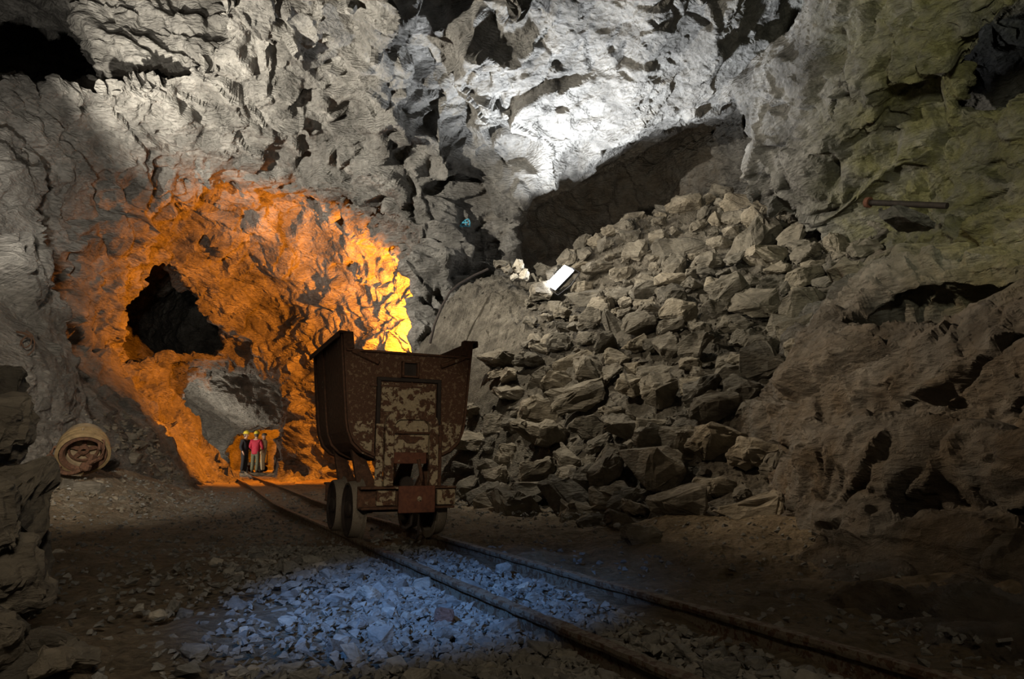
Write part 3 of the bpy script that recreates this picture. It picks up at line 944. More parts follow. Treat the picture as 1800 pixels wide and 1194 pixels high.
for k, (px, py, wpx, lb) in enumerate(lone):
    p = on_z(px, py + 4, -0.045)
    s1 = wpx / F_PX * p.y * 1.1
    me = hull_rock(900 + k, (1, 0.85, 0.72), 18, 0.08, 0.35)
    m = M_RED if 'reddish' in lb else (M_PALE if ('pale' in lb or 'white' in lb) else M_BALLAST)
    p.z = float(ground(p.x, p.y)) + 0.28 * s1
    rock('stone', me, p, s1, (0.1, 0.1, k), m, lb, 'stone')
    stones.append((p.x, p.y, s1))


def free(x, y, s1, arr):
    if not len(arr):
        return True
    a_ = np.array(arr)
    return not ((np.hypot(a_[:, 0] - x, a_[:, 1] - y) < 0.42 * (a_[:, 2] + s1)).any())


bal = [hull_rock(1100 + k, (1, random.uniform(0.65, 0.95), random.uniform(0.45, 0.75)), random.randint(11, 16), 0.03, 0.65) for k in range(14)]
n_ok = 0
for sz, cnt in ((0.105, 30), (0.08, 90), (0.06, 170)):
    t = got = 0
    while got < cnt and t < 5000:
        t += 1
        y_ = 1.75 + 2.9 * random.random() ** 1.5
        # ballast spills to the left of the left rail and lies between the rails
        u_ = -abs(random.gauss(0, 0.42)) - 0.07 if random.random() < 0.78 else random.uniform(0.07, 0.52)
        x_ = float(track_x(y_)) + u_ * (1.0 if u_ > 0 else 1.05)
        s1 = sz * random.uniform(0.8, 1.25)
        if not free(x_, y_, s1, stones):
            continue
        stones.append((x_, y_, s1))
        got += 1
        z_ = float(ground(x_, y_)) + 0.22 * s1
        left = u_ < 0
        rock('ballast_stone', bal[(got * 3 + t) % 14], (x_, y_, z_), s1 * 1.1, (random.uniform(-0.4, 0.4), random.uniform(-0.4, 0.4), random.uniform(0, 6.28)), M_BALLAST,
             ('blue lit ballast stone outside the near rail ' if left else 'grey ballast stone between the two rails ') + ('close to the cart wheels' if y_ > 3.6 else ('around the reddish stone' if y_ > 2.4 else 'at the near end of the track')), 'stone',
             ('ballast outside the near rail ' if left else 'ballast between the rails ') + ('by the cart' if y_ > 3.6 else ('midway' if y_ > 2.4 else 'near end')))
# small broken ballast between the larger stones
PP, SS = [], []
for _ in range(5200):
    y_ = 1.6 + 3.6 * random.random() ** 1.3
    u_ = -abs(random.gauss(0, 0.50)) - 0.05 if random.random() < 0.72 else random.uniform(0.06, 0.56)
    x_ = float(track_x(y_)) + u_
    s1 = random.uniform(0.022, 0.055)
    PP.append((x_, y_, float(ground(x_, y_)) + 0.012 + 0.12 * s1))
    SS.append(s1)
scatter('ballast_gravel', TINY, np.array(PP), np.array(SS), M_BALLAST, 'fine broken ballast packed round the near rail', 'gravel')
# pebbles over the whole floor
PP, SS = [], []
for _ in range(15000):
    y_ = 1.2 + 13 * random.random() ** 2.0
    x_ = random.uniform(-0.8 * y_ - 0.3, 0.8 * y_ + 0.2)
    u_ = float(x_ - track_x(y_))
    dens = 0.35 + 0.65 * math.exp(-((u_ + 0.35) / 0.75) ** 2) + (0.25 if y_ > 6.5 else 0)
    if random.random() > dens or abs(u_) < 0.05 or abs(u_ - 0.64) < 0.05:
        continue
    s1 = random.uniform(0.014, 0.042) * (1 + 0.06 * y_)
    PP.append((x_, y_, float(ground(x_, y_)) + 0.015 + 0.1 * s1))
    SS.append(s1)
scatter('gravel', TINY, np.array(PP), np.array(SS), M_BALLAST, 'grey and brown gravel strewn over the dirt floor', 'gravel')

# ------------------------------------------------------------------ left bank scree
tree = BVHTree.FromPolygons([tuple(v) for v in V[np.unique(Q[cls == 2])]], np.unique(Q[cls == 2], return_inverse=True)[1].reshape(-1, 4).tolist())


def on_bank(px, py):
    o_ = Vector((0, 0, EYE))
    d_ = (at(px, py, 10) - o_).normalized()
    h = tree.ray_cast(o_, d_)
    g = None
    for Y in np.arange(3, 20, 0.05):
        p = at(px, py, Y)
        if p.z < float(ground(p.x, p.y)):
            g = p
            break
    if h[0] is None:
        return g or on_z(px, max(py, 850), 0.0), Vector((0, 0, 1))
    if g is not None and g.y < h[0].y:
        return g, Vector((0, 0, 1))
    return h[0], h[1]


scree = [(152, 862, 58, 34, 'large grey stone on the floor below the old motor'), (124, 855, 40, 26, 'pale stone touching the large grey stone below the motor'), (228, 768, 30, 18, 'dark flat stone high on the left scree'), (240, 782, 34, 18, 'grey flat stone under the dark flat stone on the scree'), (234, 806, 30, 26, 'dark pointed stone on the scree beside the motor'), (295, 800, 26, 20, 'dark stone at the far end of the left scree'), (242, 845, 34, 18, 'low grey stone on the gravel right of the motor')]
for k, (px, py, wpx, hpx, lb) in enumerate(scree):
    p, n = on_bank(px, py)
    s1 = wpx / F_PX * p.y
    rock('stone', hull_rock(1300 + k, (1, 0.8, hpx / wpx), 16, 0.05, 0.7), p, s1, (0.1, 0.15, 0.4 * k), M_RUBBLE, lb, 'stone')
sp_, ss_ = [], []
for k in range(520):
    t = random.random()
    px, py = 195 + 150 * t + random.gauss(0, 26), 745 + 100 * t + random.gauss(0, 16)
    if random.random() < 0.45:
        px, py = random.uniform(75, 380), random.uniform(842, 900)
    p, n = on_bank(px, py)
    if p is None:
        continue
    s1 = random.uniform(5, 15) / F_PX * p.y
    if k < 90:
        rock('scree_stone', PROTO[k % 22], p, s1 * 1.3, (random.uniform(-0.3, 0.3), random.uniform(-0.3, 0.3), k), M_RUBBLE, 'small grey stone in the scree between motor and lit drift', 'stone', 'scree on the left bank')
    else:
        sp_.append(tuple(p))
        ss_.append(s1)
scatter('scree_gravel', TINY, np.array(sp_), np.array(ss_), M_RUBBLE, 'fine scree and grit on the left bank around the motor', 'gravel')
# ------------------------------------------------------------------ shape helpers
def bm_new():
    return bmesh.new()


def box(bm, c, s, rot=None, bev=0.0):
    g = bmesh.ops.create_cube(bm, size=1.0)['verts']
    M = Matrix.LocRotScale(Vector(c), rot.to_quaternion() if rot else None, Vector(s))
    bmesh.ops.transform(bm, matrix=M, verts=g)
    if bev:
        es = list({e for v in g for e in v.link_edges})
        bmesh.ops.bevel(bm, geom=es, offset=bev, segments=1, affect='EDGES')


def tube(bm, pts, r, n=8, cap=True, flat=1.0):
    pts = [Vector(p) for p in pts]
    rings = []
    up = Vector((0, 0, 1))
    for i, p in enumerate(pts):
        t = (pts[min(i + 1, len(pts) - 1)] - pts[max(i - 1, 0)]).normalized()
        a = t.cross(up)
        if a.length < 1e-3:
            a = t.cross(Vector((1, 0, 0)))
        a.normalize()
        b_ = a.cross(t)
        rr = r[i] if isinstance(r, (list, tuple)) else r
        rings.append([bm.verts.new(p + (a * math.cos(k * 2 * math.pi / n) + b_ * flat * math.sin(k * 2 * math.pi / n)) * rr) for k in range(n)])
    for A, B_ in zip(rings, rings[1:]):
        for k in range(n):
            bm.faces.new((A[k], A[(k + 1) % n], B_[(k + 1) % n], B_[k]))
    if cap:
        bm.faces.new(rings[0][::-1])
        bm.faces.new(rings[-1])


def lathe(bm, prof, n=28, M=None, close=False):
    """profile of (radius, height) round local Z"""
    rings = []
    for r, h in prof:
        rings.append([bm.verts.new((r * math.cos(k * 2 * math.pi / n), r * math.sin(k * 2 * math.pi / n), h)) for k in range(n)])
    seq = list(zip(rings, rings[1:])) + ([(rings[-1], rings[0])] if close else [])
    for A, B_ in seq:
        for k in range(n):
            bm.faces.new((A[k], A[(k + 1) % n], B_[(k + 1) % n], B_[k]))
    if not close:
        if prof[0][0] > 1e-4:
            bm.faces.new(rings[0][::-1])
        if prof[-1][0] > 1e-4:
            bm.faces.new(rings[-1])
    if M is not None:
        bmesh.ops.transform(bm, matrix=M, verts=[v for ring in rings for v in ring])


def prism(bm, outline, y0, y1):
    """outline in (x, z), extruded along y"""
    A = [bm.verts.new((x, y0, z)) for x, z in outline]
    B_ = [bm.verts.new((x, y1, z)) for x, z in outline]
    n = len(outline)
    bm.faces.new(A[::-1])
    bm.faces.new(B_)
    for k in range(n):
        bm.faces.new((A[k], A[(k + 1) % n], B_[(k + 1) % n], B_[k]))


def fin(name, bm, mat, parent=None, smooth=False, loc=None):
    bmesh.ops.recalc_face_normals(bm, faces=bm.faces)
    me = bpy.data.meshes.new(name)
    bm.to_mesh(me)
    bm.free()
    if smooth:
        me.polygons.foreach_set('use_smooth', [True] * len(me.polygons))
        try:
            me.set_sharp_from_angle(angle=math.radians(40))
        except Exception:
            pass
    return link(name, me, mat, parent, loc)


def empty(name, loc, rz=0.0):
    o = bpy.data.objects.new(name, None)
    COL.objects.link(o)
    o.location = loc
    o.rotation_euler = (0, 0, rz)
    o.empty_display_size = 0.2
    return o


def plain(name, col, rough=0.7, metal=0.0, noise=0.25, scale=20, bump=0.0):
    k = NT(name)
    tc = k.n('ShaderNodeTexCoord')
    nz = k.noise(tc.outputs['Object'], scale, 5, 0.6)
    lo = tuple(c * (1 - noise) for c in col)
    hi = tuple(min(1, c * (1 + noise)) for c in col)
    k.l(k.ramp(nz, [(0.3, lo), (0.7, hi)]), k.b.inputs['Base Color'])
    k.b.inputs['Roughness'].default_value = rough
    k.b.inputs['Metallic'].default_value = metal
    if bump:
        b = k.n('ShaderNodeBump')
        b.inputs['Strength'].default_value = bump
        b.inputs['Distance'].default_value = 0.01
        k.l(nz, b.inputs['Height'])
        k.l(b.outputs[0], k.b.inputs['Normal'])
    return k.m


def rust_mat(name, thr, paint=(0.46, 0.38, 0.25), dark=(0.040, 0.021, 0.013), mid=(0.105, 0.050, 0.027), scale=9):
    """flaking paint over rust; thr = share of paint left"""
    k = NT(name)
    tc = k.n('ShaderNodeTexCoord')
    p = tc.outputs['Object']
    n1 = k.noise(p, scale, 9, 0.68, 0.3)
    n2 = k.noise(p, scale * 4, 6, 0.7)
    rust = k.ramp(n2, [(0.3, dark), (0.55, mid), (0.78, (0.18, 0.085, 0.045))])
    pc = k.ramp(n2, [(0.3, tuple(c * 0.55 for c in paint)), (0.7, paint)])
    f = k.ramp(n1, [(0.66 - 0.35 * thr, (0, 0, 0)), (0.69 - 0.35 * thr, (1, 1, 1))])
    k.l(k.mix(f, rust, pc), k.b.inputs['Base Color'])
    k.b.inputs['Roughness'].default_value = 0.82
    k.b.inputs['Metallic'].default_value = 0.15
    ad = k.n('ShaderNodeMath', operation='MULTIPLY_ADD')
    ad.inputs[1].default_value = 0.4
    k.l(f, ad.inputs[0])
    k.l(n2, ad.inputs[2])
    b = k.n('ShaderNodeBump')
    b.inputs['Strength'].default_value = 0.6
    b.inputs['Distance'].default_value = 0.006
    k.l(ad.outputs[0], b.inputs['Height'])
    k.l(b.outputs[0], k.b.inputs['Normal'])
    return k.m


M_RUST = rust_mat('rusted_steel', 0.05)
M_RUSTP = rust_mat('rusted_speckled_steel', 0.36, paint=(0.25, 0.165, 0.10), scale=34)
M_PAINT = rust_mat('flaking_cream_paint', 0.64, scale=15)
M_PAINT2 = rust_mat('half_flaked_paint', 0.50, scale=17)
M_PATCH = rust_mat('flaked_corner_paint', 0.44, scale=20)
M_PLATE = rust_mat('red_rust_plate', 0.02, mid=(0.15, 0.055, 0.03), dark=(0.085, 0.033, 0.02))
M_TREAD = rust_mat('worn_wheel_steel', 0.80, paint=(0.27, 0.235, 0.185), dark=(0.10, 0.075, 0.055), mid=(0.22, 0.17, 0.13), scale=30)
M_DARK = plain('dark_iron', (0.030, 0.022, 0.018), 0.75, 0.3, 0.4, 14, 0.4)
M_RAIL = rust_mat('dusty_rail_steel', 0.55, paint=(0.27, 0.22, 0.16), dark=(0.06, 0.035, 0.02), mid=(0.14, 0.08, 0.045), scale=26)

# ------------------------------------------------------------------ rails
ys_ = np.concatenate([np.linspace(0.55, 9, 150), np.linspace(9.2, 34, 110)])
pts_l = np.array([(p.x, p.y) for p in pl])
# extend towards and behind the viewer
d0 = (pts_l[0] - pts_l[2]) / np.linalg.norm(pts_l[0] - pts_l[2])
pts_l = np.vstack([pts_l[0] + d0 * 2.2, pts_l])


def smooth_path(P, n=260):
    s_ = np.r_[0, np.cumsum(np.linalg.norm(np.diff(P, axis=0), axis=1))]
    t = np.linspace(0, s_[-1], n)
    q = np.c_[np.interp(t, s_, P[:, 0]), np.interp(t, s_, P[:, 1])]
    for _ in range(14):
        q[1:-1] = 0.25 * q[:-2] + 0.5 * q[1:-1] + 0.25 * q[2:]
    return q


LP = smooth_path(pts_l, 420)
tan_ = np.gradient(LP, axis=0)
tan_ /= np.linalg.norm(tan_, axis=1, keepdims=True)
nrm_ = np.c_[tan_[:, 1], -tan_[:, 0]]
GAUGE = 0.62
RP = LP + nrm_ * GAUGE


def rail(name, path, label, group):
    prof = [(-0.024, 0.0), (0.024, 0.0), (0.026, -0.012), (0.022, -0.024), (0.008, -0.032), (0.008, -0.078), (0.036, -0.088), (0.036, -0.096), (-0.036, -0.096), (-0.036, -0.088), (-0.008, -0.078), (-0.008, -0.032), (-0.022, -0.024), (-0.026, -0.012)]
    n = len(prof)
    t = np.gradient(path, axis=0)
    t /= np.linalg.norm(t, axis=1, keepdims=True)
    nn = np.c_[t[:, 1], -t[:, 0]]
    z0 = floor_base(path[:, 0], path[:, 1]) + 0.075
    v = []
    for a_, b_ in prof:
        v.append(np.c_[path + nn * a_, z0 + b_])
    v = np.stack(v, 1)
    jit = vnoise(v.reshape(-1, 3) * 30, 61)[:, None] * 0.0028
    v = v.reshape(-1, 3) + jit
    m = len(path)
    q = [(i * n + k, i * n + (k + 1) % n, (i + 1) * n + (k + 1) % n, (i + 1) * n + k) for i in range(m - 1) for k in range(n)]
    o = link(name, np_mesh(name, v, np.array(q)), M_RAIL)
    return tag(o, label, 'rail', group)


rail('rail', LP, 'rusty near rail running from the lower middle past the left cart wheels', 'rails of the track')
rail('rail', RP, 'rusty far rail running below the rock pile to the right', 'rails of the track')

# ------------------------------------------------------------------ the ore cart
kx = int(np.argmin(np.abs(LP[:, 1] - (on_z(622, 945, 0).y + 0.28))))
mid_ = (LP[kx] + RP[kx]) * 0.5
tdir = LP[kx + 8] - LP[kx - 8]
tdir = tdir if tdir[1] > 0 else -tdir
HEAD = math.atan2(-tdir[0], tdir[1])
cart = empty('ore_cart', (mid_[0], mid_[1], 0.0), HEAD)
tag(cart, 'rusty tipping ore cart standing on the rails with flaking cream paint', 'mine cart')
YN, YF = -0.64, 0.64           # near and far end of the tub


def tub_profile(ear=True):
    right = [(0.515, 1.50), (0.455, 0.86), (0.440, 0.78), (0.405, 0.70), (0.34, 0.635), (0.25, 0.595), (0.12, 0.58)]
    return [(-x, z) for x, z in right] + [(x, z) for x, z in right[::-1]]


bm = bm_new()
pr = tub_profile()
T = 0.014
cx_, cz_ = 0, 1.05
inn = [(x - math.copysign(T, x) if abs(x) > 0.2 else x, z + (T if z < 0.72 else 0)) for x, z in pr]
nseg = 9
ring = []
for j in range(nseg + 1):
    yj = YN + (YF - YN) * j / nseg
    ring.append(([bm.verts.new((x, yj, z)) for x, z in pr], [bm.verts.new((x, yj, z)) for x, z in inn]))
for (A, Ai), (B_, Bi) in zip(ring, ring[1:]):
    for k in range(len(pr) - 1):
        bm.faces.new((A[k], A[k + 1], B_[k + 1], B_[k]))
        bm.faces.new((Ai[k + 1], Ai[k], Bi[k], Bi[k + 1]))
    for k in (0, len(pr) - 1):
        bm.faces.new((A[k], B_[k], Bi[k], Ai[k]))
for A, Ai in (ring[0], ring[-1]):
    for k in range(len(pr) - 1):
        bm.faces.new((A[k], A[k + 1], Ai[k + 1], Ai[k]))
fin('tub', bm, M_RUST, cart)
# end plates: lower than the sides
for yy_, nm, mt in ((YN + 0.03, 'end_plate', M_RUSTP), (YF - 0.03, 'end_plate', M_RUST)):
    bm = bm_new()
    ol = [(-0.492, 1.375)] + pr[1:-1] + [(0.492, 1.375)]
    prism(bm, ol, yy_ - 0.008, yy_ + 0.008)
    e = fin(nm, bm, mt, cart)
    if yy_ < 0:
        near_plate = e
# rolled lips along the tops of the sides and the raised ears
for sx in (-1, 1):
    bm = bm_new()
    box(bm, (sx * 0.525, 0, 1.497), (0.05, YF - YN + 0.02, 0.018), None, 0.004)
    box(bm, (sx * 0.547, 0, 1.478), (0.012, YF - YN + 0.02, 0.045), None, 0.003)
    fin('side_lip', bm, M_RUST, cart)
    bm = bm_new()
    # ear: wedge that joins the raised side to the lower end plate
    prism(bm, [(sx * 0.515, 1.505), (sx * 0.44, 1.505), (sx * 0.425, 1.385), (sx * 0.497, 1.375)], YN + 0.005, YN + 0.07)
    fin('corner_ear', bm, M_RUST, cart)
    # strap bands round the tub
for yb, wd in ((YN + 0.085, 0.10), (0.18, 0.05), (YF - 0.07, 0.09)):
    bm = bm_new()
    out = [(x + math.copysign(0.012, x) * (1 if z > 0.66 else 0.6), z - (0.012 if z < 0.78 else 0)) for x, z in pr]
    n_ = len(out)
    A = [bm.verts.new((x, yb - wd / 2, z)) for x, z in out]
    B_ = [bm.verts.new((x, yb + wd / 2, z)) for x, z in out]
    A0 = [bm.verts.new((x, yb - wd / 2, z)) for x, z in pr]
    B0 = [bm.verts.new((x, yb + wd / 2, z)) for x, z in pr]
    for k in range(n_ - 1):
        bm.faces.new((A[k], A[k + 1], B_[k + 1], B_[k]))
        bm.faces.new((A0[k], A0[k + 1], A[k + 1], A[k]))
        bm.faces.new((B_[k], B_[k + 1], B0[k + 1], B0[k]))
    fin('tub_band', bm, M_RUST, cart)
yp = YN + 0.03 - 0.008         # outer face of the near plate
# top rim angle of the end plate
bm = bm_new()
box(bm, (0, yp - 0.012, 1.368), (0.97, 0.035, 0.016), None, 0.003)
fin('top_rim', bm, M_RUST, cart)
for sx in (-1, 1):
    bm = bm_new()
    tube(bm, [(sx * 0.44, yp - 0.012, 1.365), (sx * 0.245, yp - 0.03, 1.285)], 0.018, 8)
    fin('corner_brace', bm, M_RUST, cart)
# square latch socket
bm = bm_new()
for dx, dz, w_, h_ in ((-0.058, 0, 0.014, 0.12), (0.058, 0, 0.014, 0.12), (0, 0.055, 0.13, 0.014), (0, -0.055, 0.13, 0.014)):
    box(bm, (0.0 + dx, yp - 0.022, 1.245 + dz), (w_, 0.05, h_), None, 0.002)
so = fin('latch_socket', bm, M_RUST, cart)
bm = bm_new()
box(bm, (0.0, yp - 0.004, 1.245), (0.104, 0.006, 0.098))
fin('socket_shade', bm, M_DARK, so)  # dark plate stands in for the shade inside the socket
# raised frame with its sheet in the upper middle
bm = bm_new()
box(bm, (0, yp - 0.012, 1.165), (0.50, 0.04, 0.028), None, 0.003)
for sx in (-1, 1):
    box(bm, (sx * 0.235, yp - 0.012, 0.86), (0.028, 0.04, 0.60), None, 0.003)
fin('plate_frame', bm, M_DARK, cart)  # frame coloured dark to stand in for the shadowed gaps beside the posts
bm = bm_new()
box(bm, (0, yp - 0.006, 1.035), (0.42, 0.012, 0.22), None, 0.003)
fin('upper_sheet', bm, M_PAINT2, cart)
bm = bm_new()
box(bm, (-0.1, yp - 0.014, 1.115), (0.40, 0.012, 0.014))
box(bm, (0.02, yp - 0.014, 1.13), (0.012, 0.012, 0.05))
fin('sheet_seam', bm, M_RUST, cart)
# painted corner patches: lower bulge plates either side of the trestle
for sx in (-1, 1):
    bm = bm_new()
    ol = [(sx * 0.27, 0.86), (sx * 0.425, 0.84), (sx * 0.415, 0.75), (sx * 0.37, 0.67), (sx * 0.27, 0.615)]
    prism(bm, ol, yp - 0.007, yp - 0.001)
    fin('corner_patch', bm, M_PATCH, cart)
# trestle posts (outer) carrying the tub
for sx in (-1, 1):
    bm = bm_new()
    box(bm, (sx * 0.225, yp - 0.05, 0.60), (0.055, 0.016, 0.46), None, 0.003)
    box(bm, (sx * 0.200, yp - 0.025, 0.60), (0.012, 0.06, 0.46), None, 0.003)
    po = fin('trestle_post', bm, M_PAINT2 if sx < 0 else M_RUST, cart)
    bm = bm_new()
    for z_ in (0.46, 0.56, 0.66, 0.76):
        lathe(bm, [(0.012, 0.0), (0.012, 0.006), (0.006, 0.011)], 8, Matrix.Translation((sx * 0.228, yp - 0.058, z_)) @ Matrix.Rotation(math.radians(90), 4, 'X'))
    fin('rivet', bm, M_RUST, po)


def arch_outline(w_, z0, z1, r, n=7):
    pts = [(-w_, z0)]
    for k in range(n + 1):
        a_ = math.pi - k * (math.pi / 2) / n
        pts.append((-w_ + r + r * math.cos(a_), z1 - r + r * math.sin(a_)))
    for k in range(n + 1):
        a_ = math.pi / 2 - k * (math.pi / 2) / n
        pts.append((w_ - r + r * math.cos(a_), z1 - r + r * math.sin(a_)))
    pts.append((w_, z0))
    return pts


# arched tipping frame
bm = bm_new()
o_, i_ = arch_outline(0.20, 0.385, 0.925, 0.10), arch_outline(0.135, 0.385, 0.862, 0.06)
for a_, b_ in ((o_, i_),):
    n_ = len(a_)
    y0, y1 = yp - 0.125, yp - 0.085
    vs = [[bm.verts.new((x, y, z)) for x, z in L] for L, y in ((a_, y0), (b_, y0), (b_, y1), (a_, y1))]
    for q_ in range(4):
        A, B_ = vs[q_], vs[(q_ + 1) % 4]
        for k in range(n_ - 1):
            bm.faces.new((A[k], A[k + 1], B_[k + 1], B_[k]))
    for k in (0, n_ - 1):
        bm.faces.new([vs[q_][k] for q_ in range(4)])
fr = fin('arch_frame', bm, M_PAINT2, cart)
bm = bm_new()
for z_ in (0.52, 0.60, 0.68, 0.76):
    for sx in (-1, 1):
        lathe(bm, [(0.013, 0.0), (0.013, 0.006), (0.007, 0.012)], 8, Matrix.Translation((sx * 0.168, yp - 0.126, z_)) @ Matrix.Rotation(math.radians(90), 4, 'X'))
fin('rivet', bm, M_RUST, fr)
bm = bm_new()
tube(bm, [(-0.21, yp - 0.115, 0.765), (0.20, yp - 0.115, 0.765)], 0.009, 8)
fin('cross_rod', bm, M_RUST, cart)
# arched cream door panel behind the frame
bm = bm_new()
prism(bm, arch_outline(0.132, 0.625, 0.862, 0.06), yp - 0.088, yp - 0.078)
fin('arch_panel', bm, M_PAINT, cart)
bm = bm_new()
box(bm, (0, yp - 0.095, 0.665 + 0.06), (0.20, 0.012, 0.012))
prism(bm, [(-0.085, 0.74), (0.085, 0.74), (0.03, 0.69), (-0.03, 0.69)], yp - 0.10, yp - 0.088)
fin('latch_bracket', bm, M_RUST, cart)
bm = bm_new()
box(bm, (0.0, yp - 0.06, 0.585), (0.25, 0.05, 0.085), None, 0.004)
fin('pivot_block', bm, M_PLATE, cart)
bm = bm_new()
tube(bm, [(0.06, yp - 0.09, 0.575), (0.075, yp - 0.10, 0.50), (0.085, yp - 0.10, 0.43), (0.08, yp - 0.10, 0.38)], 0.014, 8)
fin('link_bar', bm, M_RUST, cart)
bm = bm_new()
lathe(bm, [(0.05, -0.02), (0.05, 0.02)], 18, Matrix.Translation((-0.005, yp - 0.02, 0.40)) @ Matrix.Rotation(math.radians(90), 4, 'X'))
fin('pivot_roller', bm, M_DARK, cart)
# underframe: headstocks, side members, buffer plate
for yh, nm in ((YN - 0.02, 'headstock'), (YF + 0.02, 'headstock')):
    bm = bm_new()
    box(bm, (0, yh, 0.372), (0.72, 0.11, 0.02), None, 0.004)
    box(bm, (0, yh + (0.04 if yh < 0 else -0.04), 0.30), (0.72, 0.02, 0.145), None, 0.004)
    box(bm, (0, yh, 0.228), (0.70, 0.10, 0.018), None, 0.004)
    hs = fin(nm, bm, M_RUST, cart)
    if yh < 0:
        for cx0, w_, mt in ((-0.16, 0.14, M_PAINT2), (0.285, 0.14, M_PAINT)):
            bm = bm_new()
            box(bm, (cx0, yh - 0.022 if cx0 > 0 else yh + 0.02, 0.30), (w_, 0.05, 0.11), None, 0.004)
            fin('headstock_end' if cx0 > 0 else 'web_plate', bm, mt, hs)
for sx in (-1, 1):
    bm = bm_new()
    box(bm, (sx * 0.20, 0, 0.30), (0.05, YF - YN - 0.02, 0.12), None, 0.004)
    box(bm, (sx * 0.175, 0, 0.355), (0.05, YF - YN - 0.02, 0.014))
    fin('side_member', bm, M_RUST, cart)
    for yc in (-0.34, 0.34):
        bm = bm_new()
        prism(bm, [(sx * 0.15, 0.36), (sx * 0.30, 0.36), (sx * 0.36, 0.66), (sx * 0.26, 0.60)], yc - 0.03, yc + 0.03)
        fin('cradle_bracket', bm, M_RUST, cart)
bm = bm_new()
box(bm, (0, YN - 0.14, 0.30), (0.16, 0.22, 0.12), None, 0.005)
fin('drawbar_box', bm, M_RUST, cart)
bm = bm_new()
box(bm, (0.0, YN - 0.245, 0.297), (0.265, 0.022, 0.185), None, 0.004)
bf = fin('buffer_plate', bm, M_PLATE, cart)
bf['label'] = 'plain red brown rusted plate'
bm = bm_new()
lathe(bm, [(0.018, 0.0), (0.018, 0.008), (0.010, 0.014)], 12, Matrix.Translation((0.015, YN - 0.256, 0.30)) @ Matrix.Rotation(math.radians(90), 4, 'X'))
fin('bolt_head', bm, M_PAINT, bf)
# coupling hook under the plate
bm = bm_new()
hk = [(-0.02, YN - 0.20, 0.22), (-0.02, YN - 0.20, 0.17), (-0.03, YN - 0.21, 0.12), (-0.07, YN - 0.22, 0.10), (-0.10, YN - 0.22, 0.115)]
tube(bm, hk, [0.016, 0.014, 0.012, 0.012, 0.008], 8)
tube(bm, [(0.03, YN - 0.20, 0.22), (0.03, YN - 0.2, 0.13), (0.028, YN - 0.21, 0.06), (0.0, YN - 0.22, 0.03), (-0.03, YN - 0.22, 0.04)], 0.009, 8)
fin('coupling_hook', bm, M_DARK, cart)
# wheels and axles
WR, WB = 0.205, 0.31
for yc in (-WB, WB):
    bm = bm_new()
    lathe(bm, [(0.028, -0.36), (0.028, 0.36)], 12, Matrix.Translation((0, yc, WR)) @ Matrix.Rotation(math.radians(90), 4, 'Y'))
    fin('axle', bm, M_DARK, cart)
    for sx in (-1, 1):
        M = Matrix.Translation((sx * 0.31, yc, WR)) @ Matrix.Rotation(math.radians(90 * sx), 4, 'Y')
        bm = bm_new()
        # local Z points outwards: flange inside, tread, rim, dished disc
        lathe(bm, [(0.186, -0.045), (WR + 0.028, -0.045), (WR + 0.030, -0.034), (WR + 0.006, -0.022), (WR, 0.045), (WR - 0.006, 0.052), (0.188, 0.050), (0.184, 0.02), (0.184, -0.03)], 36, M, close=True)
        wh = fin('wheel', bm, M_TREAD, cart, True)
        bm = bm_new()
        lathe(bm, [(0.187, 0.020), (0.187, 0.040), (0.197, 0.056), (0.180, 0.056), (0.170, 0.036), (0.065, 0.034), (0.060, 0.0)], 36, M, close=True)
        fin('wheel_disc', bm, M_DARK, wh, True)
        bm = bm_new()
        lathe(bm, [(0.062, -0.035), (0.062, 0.050), (0.045, 0.066), (0.0001, 0.070)], 18, M)
        fin('hub', bm, M_DARK, wh, True)
    for sx in (-1, 1):
        bm = bm_new()
        box(bm, (sx * 0.21, yc, 0.225), (0.07, 0.13, 0.10), None, 0.01)
        fin('axle_box', bm, M_RUST, cart)

# ------------------------------------------------------------------ floodlight on the pile
M_BODY = plain('lamp_black', (0.03, 0.03, 0.032), 0.5, 0.4)
k_ = NT('lit_lens')
k_.b.inputs['Emission Color'].default_value = (0.95, 0.97, 1.0, 1)
k_.b.inputs['Emission Strength'].default_value = 60.0
M_LENS = k_.m
fp = at(984, 487, 15.2)
fl = empty('floodlight', fp)
tag(fl, 'lit white floodlight standing on top of the rock pile', 'floodlight')
aim = Vector((-0.50, -0.66, 0.45)).normalized()
lx = Vector((0.72, 0.0, 0.70))
lx = (lx - aim * lx.dot(aim)).normalized()
ly_ = aim.cross(lx)
RM = Matrix((lx, ly_, aim)).transposed().to_4x4()
bm = bm_new()
prism(bm, [(-0.30, -0.17), (0.30, -0.17), (0.30, 0.17), (-0.30, 0.17)], -0.02, 0.02)
bmesh.ops.transform(bm, matrix=RM @ Matrix.Rotation(math.radians(90), 4, 'X'), verts=bm.verts)
fin('lens', bm, M_LENS, fl)
bm = bm_new()
A = [bm.verts.new(RM @ Vector(c)) for c in ((-0.33, -0.20, -0.025), (0.33, -0.20, -0.025), (0.33, 0.20, -0.025), (-0.33, 0.20, -0.025))]
B_ = [bm.verts.new(RM @ Vector(c)) for c in ((-0.2, -0.10, -0.17), (0.2, -0.10, -0.17), (0.2, 0.10, -0.17), (-0.2, 0.10, -0.17))]
bm.faces.new(A)
bm.faces.new(B_[::-1])
for k in range(4):
    bm.faces.new((A[k], B_[k], B_[(k + 1) % 4], A[(k + 1) % 4]))
fin('housing', bm, M_BODY, fl)
bm = bm_new()
tube(bm, [RM @ Vector((-0.36, 0, -0.05)), RM @ Vector((-0.36, -0.28, -0.12)), RM @ Vector((0.0, -0.34, -0.14)), RM @ Vector((0.36, -0.28, -0.12)), RM @ Vector((0.36, 0, -0.05))], 0.014, 8)
fin('bracket', bm, M_BODY, fl)

